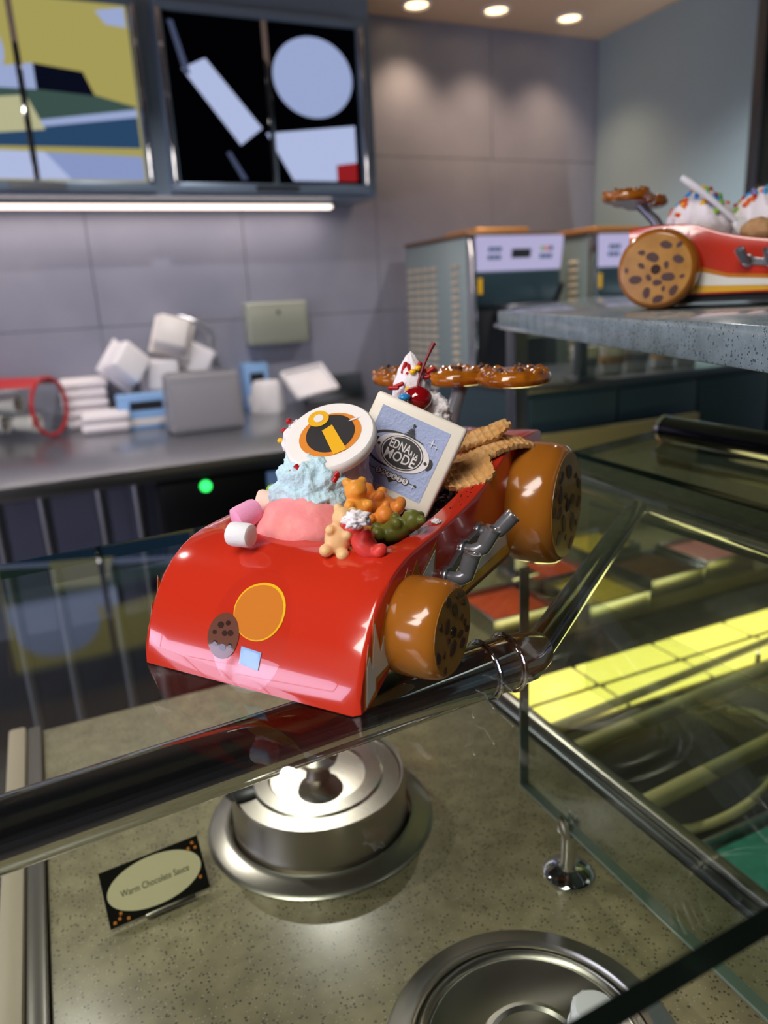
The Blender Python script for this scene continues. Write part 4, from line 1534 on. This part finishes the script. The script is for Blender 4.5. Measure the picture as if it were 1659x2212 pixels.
# square chocolate plaque
Pq = loc_z(922, 1112, .0575)
dep = (car_w(*Pq) - CAM).dot(FW) + .002
Pc = CAM + ray(868, 981) * dep
toc = (CAM - Pc).normalized()
iu = (UP - toc * UP.dot(toc)).normalized()
ir = iu.cross(toc).normalized()
a_ = math.radians(-25)
n_ = (toc + iu * .10 - ir * .16).normalized()
xv = (ir * math.cos(a_) + iu * math.sin(a_))
xv = (xv - n_ * xv.dot(n_)).normalized()
yv = n_.cross(xv).normalized()
r = tag(empty('chocolate_plaque'), 'square white chocolate plaque printed with a sweet shop logo', 'chocolate')
r.matrix_world = frame(xv, yv, n_, Pc)
hs = 107 * dep / F_PX
DQ = dep
MB().box((0, 0, -.0032), (hs * 2, hs * 2, .0064), bev=.0022, seg=3).build('plaque_slab', 'white_chocolate', r)
q_ = hs * .76
pr = MB().prism([(-q_, -q_ * .98), (q_, -q_), (q_ * 1.0, q_), (-q_, q_)], .00015, Matrix.Translation((-.0006, .0002, .0001))).build('printed_picture', 'print_blue', r)


def ply(name, pts, z, m):
    MB().prism(pts, .0001, Matrix.Translation((0, 0, z))).build(name, m, pr)


u_ = hs / .0283
oy = .0005
ply('logo_ring', ell(-.0055 * u_, oy, .0175 * u_, .0105 * u_, 48, rot=.1), .0004, 'ink_black')
ply('logo_ring', ell(-.0038 * u_, oy - .0002, .0172 * u_, .0094 * u_, 48, rot=.06), .00055, 'print_blue')
for s in (-1, 1):
    ply('logo_knob', ell(s * .0165 * u_, oy, .0024 * u_, .0034 * u_, 20), .0006, 'ink_black')
ply('logo_oval', ell(0, oy, .0165 * u_, .0104 * u_, 48), .0007, 'ink_white')
ply('logo_line', ell(0, oy, .0128 * u_, .0096 * u_, 48), .00085, 'ink_black')
ply('logo_line', ell(0, oy, .0122 * u_, .0091 * u_, 48), .001, 'ink_white')
ply('logo_center', ell(0, oy, .0116 * u_, .0086 * u_, 48), .00115, 'ink_black')
for s in (-1, 1):
    ply('logo_pin', ell(s * .0146 * u_, oy, .0009 * u_, .0009 * u_, 12), .00125, 'ink_black')
for txt, sz, x, y, sx_ in (('EDNA', .0070, -.0026, .0032, .70), ('À LA', .0034, .0068, .0014, .72), ('MODE', .0080, .0000, -.0030, .84)):
    t = link('lettering', text_mesh(txt, sz * u_, 'ink_white', sx=sx_, bold=.00012), pr)
    t.location = (x * u_, (y + .0004) * u_, .0013)
# spire on the logo
for k_, (y, wd) in enumerate(((.0108, .0042), (.0122, .0030), (.0134, .0022), (.0145, .0015))):
    ply('logo_spire', [(-wd * u_, y * u_), (wd * u_, y * u_), (wd * .7 * u_, (y + .0009) * u_), (-wd * .7 * u_, (y + .0009) * u_)], .0013, 'ink_black')
ply('logo_spire', [(-.0003, .015 * u_), (.0003, .015 * u_), (.0003, .0175 * u_), (-.0003, .0175 * u_)], .0013, 'ink_black')
ply('logo_spire', ell(0, .0178 * u_, .0007, .0007, 12), .0013, 'ink_black')
ply('logo_spire', [(.001, .0108 * u_), (.0090 * u_, .0098 * u_), (.0090 * u_, .0102 * u_), (.001, .0115 * u_)], .0013, 'ink_black')
# SWEETS bubbles
ply('logo_bar', [(-.0145 * u_, -.0137 * u_), (.0145 * u_, -.0137 * u_), (.0145 * u_, -.0133 * u_), (-.0145 * u_, -.0133 * u_)], .0004, 'ink_black')
ply('logo_bar', [(-.003 * u_, -.0145 * u_), (0, -.0178 * u_), (.003 * u_, -.0145 * u_)], .0005, 'ink_black')
for q, chh in enumerate('SWEETS'):
    x = (q - 2.5) * .0034 * u_
    ply('logo_bubble', ell(x, -.0135 * u_, .0021 * u_, .0021 * u_, 20), .0007, 'ink_black')
    ply('logo_bubble', ell(x, -.0135 * u_, .0017 * u_, .0017 * u_, 20), .0009, 'ink_white')
    t = link('lettering', text_mesh(chh, .0032 * u_, 'ink_black', bold=.00006), pr)
    t.location = (x, -.0135 * u_, .0011)
for s in (-1, 1):
    ply('logo_dot', ell(s * .0148 * u_, -.0135 * u_, .0007 * u_, .0007 * u_, 12), .0009, 'ink_black')


def star(x, y, s):
    ply('sparkle', [(x + (s if k_ % 2 == 0 else s * .14) * math.cos(PI / 4 * k_), y + (s if k_ % 2 == 0 else s * .14) * math.sin(PI / 4 * k_)) for k_ in range(8)], .0013, 'ink_white')


star(.0135 * u_, .0125 * u_, .0030 * u_)
star(.0165 * u_, .0112 * u_, .0019 * u_)
star(-.0175 * u_, -.0115 * u_, .0026 * u_)
star(.0135 * u_, -.0145 * u_, .002 * u_)


# marshmallows
def marsh(name, r_, L, m, uv, z, dirv, label):
    P = loc_z(uv[0], uv[1], z)
    b = MB().lathe([(0, -L / 2), (r_ * .7, -L / 2), (r_ * .94, -L / 2 + r_ * .12), (r_, -L / 2 + r_ * .35), (r_ * .97, L / 2 - r_ * .35), (r_ * .88, L / 2 - r_ * .1), (r_ * .62, L / 2), (0, L / 2 - .0004)], 32)
    for v in b.bm.verts:
        v.co *= 1 + .05 * noise.noise(v.co * 160 + Vector((uv[0], 0, 0)))
    o = b.build(name, m)
    q = Vector((0, 0, 1)).rotation_difference(Vector(dirv).normalized())
    o.matrix_world = Matrix.Translation(car_w(*P)) @ q.to_matrix().to_4x4()
    tag(o, label, 'marshmallow')
    return o


marsh('marshmallow', .0066, .0135, 'marsh_white', (521, 1155), .0655, RT * 1.0 - UP * .1 - FW * .45, 'white mini marshmallow at the rim of the car dish')
marsh('marshmallow', .0072, .0155, 'marsh_pink', (533, 1112), .069, RT * .75 - UP * .35 + FW * .5 + UP * .8, 'pink mini marshmallow beside the pink ice cream')
marsh('marshmallow', .0066, .0125, 'marsh_peach', (579, 1083), .0685, RT * 1.0 - UP * .1 - FW * .2, 'peach coloured mini marshmallow behind the pink one')
for (u, v, m, z, s, lb) in ((604, 1074, 'candy_yellow', .068, .0055, 'yellow sugar candy behind the peach marshmallow'), (590, 1058, 'candy_green', .066, .0045, 'green sugar candy behind the peach marshmallow')):
    P = loc_z(u, v, z)
    o = MB().sph((0, 0, 0), s, (1, 1, .85), sub=3, nz=.03, ns=2).build('sugar_candy', m)
    top(o, (P.x, P.y, P.z), label=lb, cat='candy')

# gummy bears
gb = MB()
gb.sph((0, 0, .0), .0062, (1.0, .82, 1.25), sub=3)
gb.sph((0, .0008, .0090), .0050, (1.0, .95, .95), sub=3)
for s in (-1, 1):
    gb.sph((s * .0034, 0, .0128), .0022, (1, .9, 1), sub=2)
    gb.sph((s * .0040, .0036, .0026), .0026, (.95, 1.15, .95), sub=2)
    gb.sph((s * .0038, .0030, -.0065), .0032, (1, 1.15, .95), sub=2)
gb.sph((0, .0042, .0080), .0018, (1.1, 1, .8), sub=2)
o = gb.build('tmp', 'gummy_pale')
m = o.modifiers.new('r', 'REMESH')
m.mode = 'VOXEL'
m.voxel_size = .00055
s = o.modifiers.new('s', 'SMOOTH')
s.iterations = 8
bear_me = bake(o)


def bear(uv, z, m, face, upd, sc, label):
    """face = belly direction, upd = head direction (world)"""
    P = loc_z(uv[0], uv[1], z)
    me_ = bear_me.copy()
    me_.materials.clear()
    me_.materials.append(MATS[m])
    o = link('gummy_bear', me_)
    u2 = Vector(upd).normalized()
    f2 = Vector(face)
    f2 = (f2 - u2 * f2.dot(u2)).normalized()
    o.matrix_world = frame(f2.cross(u2), f2, u2, car_w(*P)) @ Matrix.Scale(sc * 1.15, 4)
    tag(o, label, 'gummy bear')
    return o


bear((731, 1162), .0655, 'gummy_pale', -FW, UP + RT * .25, 1.0, 'pale orange gummy bear standing against the pink ice cream')
bear((790, 1180), .0620, 'gummy_red', RT * .6 + UP * .5, UP * .8 - RT * .8 + FW * .3, 1.02, 'red gummy bear lying at the rim of the car dish')
bear((824, 1090), .0700, 'gummy_orange', RT * .5 - FW * .2 + UP * .6, UP * .5 - RT * .9, 1.15, 'dark orange gummy bear leaning on the square plaque')
bear((772, 1106), .0720, 'gummy_amber', -FW + RT * .3, UP - RT * .1, 1.1, 'amber gummy bear under the blue whipped cream')
bear((800, 1138), .0640, 'gummy_orange', -FW - UP * .4, UP * .6 + RT * .7, .95, 'small orange gummy bear lying behind the red one')
bear((852, 1147), .0640, 'gummy_green', UP - FW * .3, RT + UP * .5 - FW * .1, 1.05, 'dark green gummy bear lying on the crumbs')

# cream flakes lying about
for q, (u, v, z, s, lb) in enumerate(((772, 1122, .079, .0055, 'white cream flake with a red speck on the amber gummy bear'), (878, 1122, .0625, .003, 'small white cream flake on the dark crumbs'), (942, 1127, .0635, .0022, 'tiny white cream flake on the red rim'))):
    P = loc_z(u, v, z)
    o = ragged(s, (1.2, 1.1, .75), 60 + q, sub=4, amp=.4, fine=.35, fs=3).build('cream_flake', 'cream_white', None, 3.2)
    top(o, (P.x, P.y, P.z), label=lb, cat='cream')

# waffle pieces


def waffle(poly, th, seed, bend):
    """broken waffle plate with a raised grid"""
    b = bmesh.new()
    xs0, xs1 = min(p[0] for p in poly), max(p[0] for p in poly)
    ys0, ys1 = min(p[1] for p in poly), max(p[1] for p in poly)

    def inside(x, y):
        c_ = False
        for i in range(len(poly)):
            (x1, y1), (x2, y2) = poly[i], poly[i - 1]
            if (y1 > y) != (y2 > y) and x < (x2 - x1) * (y - y1) / (y2 - y1) + x1:
                c_ = not c_
        return c_
    st_ = .0007
    nx, ny = int((xs1 - xs0) / st_) + 2, int((ys1 - ys0) / st_) + 2
    V = {}

    def vert(i, j, top_):
        if (i, j, top_) not in V:
            x, y = xs0 + i * st_, ys0 + j * st_
            g = 0
            if top_:
                fx, fy = (x / .0052) % 1, (y / .0052) % 1
                g = .0012 if (fx < .3 or fy < .3) else 0
                g += .0004 * noise.noise(Vector((x * 500, y * 500, seed)))
            z = (th * .5 + g) if top_ else -th * .5
            z += bend * x * x * 14 + .0012 * noise.noise(Vector((x * 90, y * 90, seed)))
            V[(i, j, top_)] = b.verts.new((x + .0003 * noise.noise(Vector((y * 700, seed, 0))), y, z))
        return V[(i, j, top_)]
    cells = {(i, j) for i in range(nx) for j in range(ny) if inside(xs0 + (i + .5) * st_ + .0007 * noise.noise(Vector((j * .35, seed, 0))), ys0 + (j + .5) * st_ + .0007 * noise.noise(Vector((i * .35, 5, seed))))}
    for i, j in cells:
        b.faces.new([vert(i, j, 1), vert(i + 1, j, 1), vert(i + 1, j + 1, 1), vert(i, j + 1, 1)])
        b.faces.new([vert(i, j + 1, 0), vert(i + 1, j + 1, 0), vert(i + 1, j, 0), vert(i, j, 0)])
        for (di, dj, a, c_) in ((-1, 0, (0, 0), (0, 1)), (1, 0, (1, 1), (1, 0)), (0, -1, (1, 0), (0, 0)), (0, 1, (0, 1), (1, 1))):
            if (i + di, j + dj) not in cells:
                b.faces.new([vert(i + a[0], j + a[1], 0), vert(i + c_[0], j + c_[1], 0), vert(i + c_[0], j + c_[1], 1), vert(i + a[0], j + a[1], 1)])
    bmesh.ops.recalc_face_normals(b, faces=b.faces[:])
    m_ = MB()
    me_ = bpy.data.meshes.new('t')
    b.to_mesh(me_)
    b.free()
    m_.bm.from_mesh(me_)
    bpy.data.meshes.remove(me_)
    return m_


def place_waffle(poly, seed, bend, uv, z, xdir, nrm_, label):
    P = loc_z(uv[0], uv[1], z)
    o = waffle(poly, .0024, seed, bend).build('waffle_piece', 'waffle', ang=1.2)
    x_ = Vector(xdir).normalized()
    n2 = Vector(nrm_)
    n2 = (n2 - x_ * n2.dot(x_)).normalized()
    o.matrix_world = frame(x_, n2.cross(x_), n2, car_w(*P))
    tag(o, label, 'waffle')
    return o


ZV = Vector((0, 0, 1))
place_waffle([(-.030, -.009), (-.012, -.012), (.006, -.008), (.034, .001), (.030, .010), (.012, .012), (-.008, .009), (-.028, .004)], 3, -.6, (1065, 965), .0865, RT * 1.0 + FW * .35 + UP * .28, UP * 1.0 - FW * .55, 'long broken waffle piece reaching over the rear wheel')
place_waffle([(-.018, -.010), (.002, -.013), (.013, -.010), (.017, .006), (.010, .012), (-.012, .011), (-.02, .002)], 7, .8, (1012, 1026), .0745, RT * .9 + UP * .35 + FW * .2, UP * .9 - FW * .75, 'short waffle piece lying on the dark crumbs')
place_waffle([(-.018, -.005), (.008, -.006), (.022, .001), (.019, .006), (-.006, .005), (-.02, .004)], 11, .0, (1040, 943), .0930, RT * 1.0 + UP * .34 + FW * .2, UP * .8 - FW * .8, 'narrow waffle splinter at the back of the red car')

# cherry cream behind the plaque
def at_depth(u, v, d):
    return to_loc(CAM + ray(u, v) * d)


P = at_depth(905, 872, DQ + .034)
wc = empty('whipped_cream')
top(wc, (P.x, P.y, P.z), label='white whipped cream with red sprinkles behind the square plaque', cat='whipped cream')
ragged(.0165, (1, 1.05, 1.0), 41, amp=.2, fine=.14).build('cream_base', 'cream_white', wc, 3.2).location = (0, .003, -.008)
pk = MB().lathe([(.0001, -.012), (.012, -.010), (.011, 0), (.0075, .008), (.003, .016), (0, .019)], 48, rfun=lambda a, z: 1 + .16 * math.sin(a * 7 + z * 260))
pk.build('cream_peak', 'cream_white', wc).location = (.003, -.003, .014)
P = at_depth(901, 862, DQ + .0175)
ch = empty('cherry')
top(ch, (P.x, P.y, P.z), label='glossy red cherry with stem behind the square plaque', cat='cherry')
MB().sph((0, 0, 0), .0085, (1.05, 1.08, .95), sub=4, nz=.02, ns=1.5).build('cherry_fruit', 'cherry', ch)
Pt = at_depth(937, 741, DQ + .020)
e = Vector(Pt) - Vector(P)
pts = [Vector((0, 0, .006)) + (e - Vector((0, 0, .006))) * t + Vector((0, -.0012 * math.sin(PI * t), 0)) for t in [i / 8 for i in range(9)]]
MB().tube(pts, .0009, seg=10, radii=[.0009] * 6 + [.001, .0012, .0015]).build('cherry_stem', 'cherry_stem', ch)

rodm = rod_mesh(.0052, .00135, 'sprinkle_red')
spr = [(873, 795, .3, 1.2), (884, 800, -.2, 1.3), (878, 820, .1, 1.5), (930, 800, 1.0, .9), (920, 815, 1.3, .9), (925, 850, -.6, 1.0), (850, 838, 1.6, 1.1), (862, 832, 1.2, 1.0), (905, 790, .5, .8), (912, 800, 1.8, .8)]
for q, (u, v, a, L) in enumerate(spr):
    P = at_depth(u, v, DQ + (.0175 if v > 825 else .0215))
    o = link('sugar_sprinkle', rodm)
    x_ = (RT * math.sin(a) + UP * math.cos(a) - FW * .2).normalized()
    o.matrix_world = Matrix.Translation(car_w(*P)) @ ZV.rotation_difference(x_).to_matrix().to_4x4() @ Matrix.Diagonal((1, 1, L, 1))
    tag(o, 'red rod sprinkle on the cream around the cherry', 'sprinkle', 'red sprinkles around the cherry')
for q, (u, v, m_) in enumerate(((892, 803, 'candy_yellow'), (903, 795, 'candy_yellow'), (882, 841, 'candy_yellow'))):
    P = at_depth(u, v, DQ + .019)
    o = MB().sph((0, 0, 0), .0022, (1.1, 1, .8), sub=2).build('sugar_bead', m_)
    top(o, (P.x, P.y, P.z), label='yellow sugar bead on the cream around the cherry', cat='candy', group='yellow beads around the cherry')
P = at_depth(874, 858, DQ + .008)
top(MB().sph((0, 0, 0), .003, (1.6, 1.2, .8), sub=2, nz=.08, ns=2).build('sugar_bead', 'candy_blue'), (P.x, P.y, P.z), label='blue sugar bead at the top edge of the square plaque', cat='candy')
for q, (u, v, a, L) in enumerate(((725, 1033, .6, .8), (634, 1015, .8, .7), (642, 1010, -.6, .6), (727, 1024, .8, .5))):
    P = loc_x(u, v, PX + .0075)
    o = link('sugar_sprinkle', rodm)
    x_ = (RT * math.sin(a) + UP * math.cos(a)).normalized()
    o.matrix_world = Matrix.Translation(car_w(*P)) @ ZV.rotation_difference(x_).to_matrix().to_4x4() @ Matrix.Diagonal((1.1, 1.1, L, 1))
    tag(o, 'red rod sprinkle on the cream under the round emblem candy', 'sprinkle', 'red sprinkles under the emblem candy')
for q, (u, v, m_, lb) in enumerate(((624, 910, 'sprinkle_red', 'red sugar bead on the cream tuft beside the emblem candy'), (614, 930, 'sprinkle_red', 'red sugar bead on the cream tuft beside the emblem candy'), (606, 952, 'candy_yellow', 'yellow sugar bead on the cream tuft beside the emblem candy'))):
    P = loc_x(u, v, PX - .020)
    o = MB().sph((0, 0, 0), .0019, (1.2, 1, .9), sub=2).build('sugar_bead', m_)
    top(o, (P.x, P.y, P.z), label=lb, cat='candy', group='beads beside the emblem candy')

# ------------------------------------------------------------------ second car on the granite ledge
car2 = copy_tree(car)
H2 = math.radians(-55)
c2x, c2y = Vector((math.cos(H2), math.sin(H2), 0)), Vector((-math.sin(H2), math.cos(H2), 0))
ct = onz(1412, 671, ZG)
loc2 = Vector((ct.x, ct.y, ZG)) - c2x * (-.227) - c2y * (-.0965)
loc2.z = ZG
car2.location = loc2
car2.rotation_euler = (0, 0, H2)
wheel('wheel', -.0505, -1, .0248, W - .004, .0915, car2, 4)
car2['label'] = 'red toy car dish with sprinkled cream standing on the granite ledge'


def c2w(x, y, z):
    return loc2 + c2x * x + c2y * y + Vector((0, 0, z))


def top2(o, loc, rot=(0, 0, 0), label=None, cat=None, group=None):
    o.matrix_world = Matrix.Translation(c2w(*loc)) @ Matrix.Rotation(H2, 4, 'Z') @ rotm(rot)
    return tag(o, label, cat, group)


fl = MB().sph((-.135, 0, .042), 1, (.076, .050, .016), sub=4, nz=.05, ns=4)
o = fl.build('ice_cream_bed', 'cream_white')
top2(o, (0, 0, 0), label='smooth pale ice cream filling the dish on the granite ledge', cat='ice cream')
rnd = random.Random(8)
for (x, y, z, s, lb, gname) in ((-.200, .000, .086, 1.22, 'whipped cream swirl with rainbow sprinkles near the rear of the second car', 'sprinkles on the rear swirl'), (-.140, .018, .080, 1.28, 'whipped cream swirl with rainbow sprinkles near the middle of the second car', 'sprinkles on the middle swirl')):
    sw = MB().lathe([(.0001, -.012), (.026, -.010), (.029, 0), (.0275, .008), (.023, .016), (.0165, .023), (.009, .029), (.003, .033), (0, .0335)], 72, rfun=lambda a, z_: 1 + .09 * math.sin(a * 11 + z_ * 220))
    o = sw.build('cream_swirl', 'cream_white')
    top2(o, (x, y, z), label=lb, cat='whipped cream')
    o.scale = (s, s, s)
    for q in range(56):
        a = rnd.uniform(0, 2 * PI)
        t = .3 + .68 * rnd.random() ** .8
        prf = [(.029, 0), (.0275, .008), (.023, .016), (.0165, .023), (.009, .029), (.003, .033)]
        zz = .033 * t
        rr = next(((ra + (rb - ra) * (zz - za) / (zb2 - za)) for (ra, za), (rb, zb2) in zip(prf, prf[1:]) if za <= zz <= zb2), .003)
        rr = rr * s + .0008
        zz *= s
        m_ = rnd.choice(['candy_yellow', 'candy_green', 'candy_blue', 'sprinkle_red', 'candy_orange', 'candy_blue'])
        key = 'bead_' + m_
        if key not in bpy.data.meshes:
            mm = MB().sph((0, 0, 0), .0034, (1.3, .9, .8), sub=2).mesh(key, m_)
            mm.name = key
        b_ = link('sugar_sprinkle', bpy.data.meshes[key])
        top2(b_, (x + rr * math.cos(a), y + rr * math.sin(a), z + zz), (rnd.random() * 3, rnd.random() * 3, rnd.random() * 3), label='rainbow sugar sprinkle on the %s cream swirl of the second car' % ('rear' if x < -.17 else 'middle'), cat='sprinkle', group=gname)
P0 = to2 = None
# plastic spoon
d1 = (c2w(-.15, -.02, .07) - CAM).dot(FW)
A, B = CAM + ray(1472, 383) * d1, CAM + ray(1590, 478) * d1
xv = (B - A).normalized()
sp_ = MB()
L = (B - A).length
sp_.tube([Vector((t * L, 0, .003 * math.sin(t * PI))) for t in [i / 10 for i in range(11)]], .004, seg=12, radii=[.0034, .0042, .0044, .004, .0036, .0033, .003, .003, .003, .003, .003])
sp_.sph((L + .012, 0, 0), .012, (1.3, .8, .3), sub=3)
o = sp_.build('plastic_spoon', 'spoon_white')
o.matrix_world = frame(xv, (xv.cross(-FW)).cross(xv) if False else (-FW).cross(xv), xv.cross((-FW).cross(xv)), A)
tag(o, 'white plastic spoon stuck in the cream of the second car', 'spoon')
o = MB().sph((0, 0, 0), .016, (1.1, 1, .8), sub=4, nz=.12, ns=2.2, seed=5).build('chocolate_ice_cream', 'wafer_tan')
top2(o, (-.138, -.030, .076), label='tan lumpy ice cream ball in front of the middle swirl', cat='ice cream')
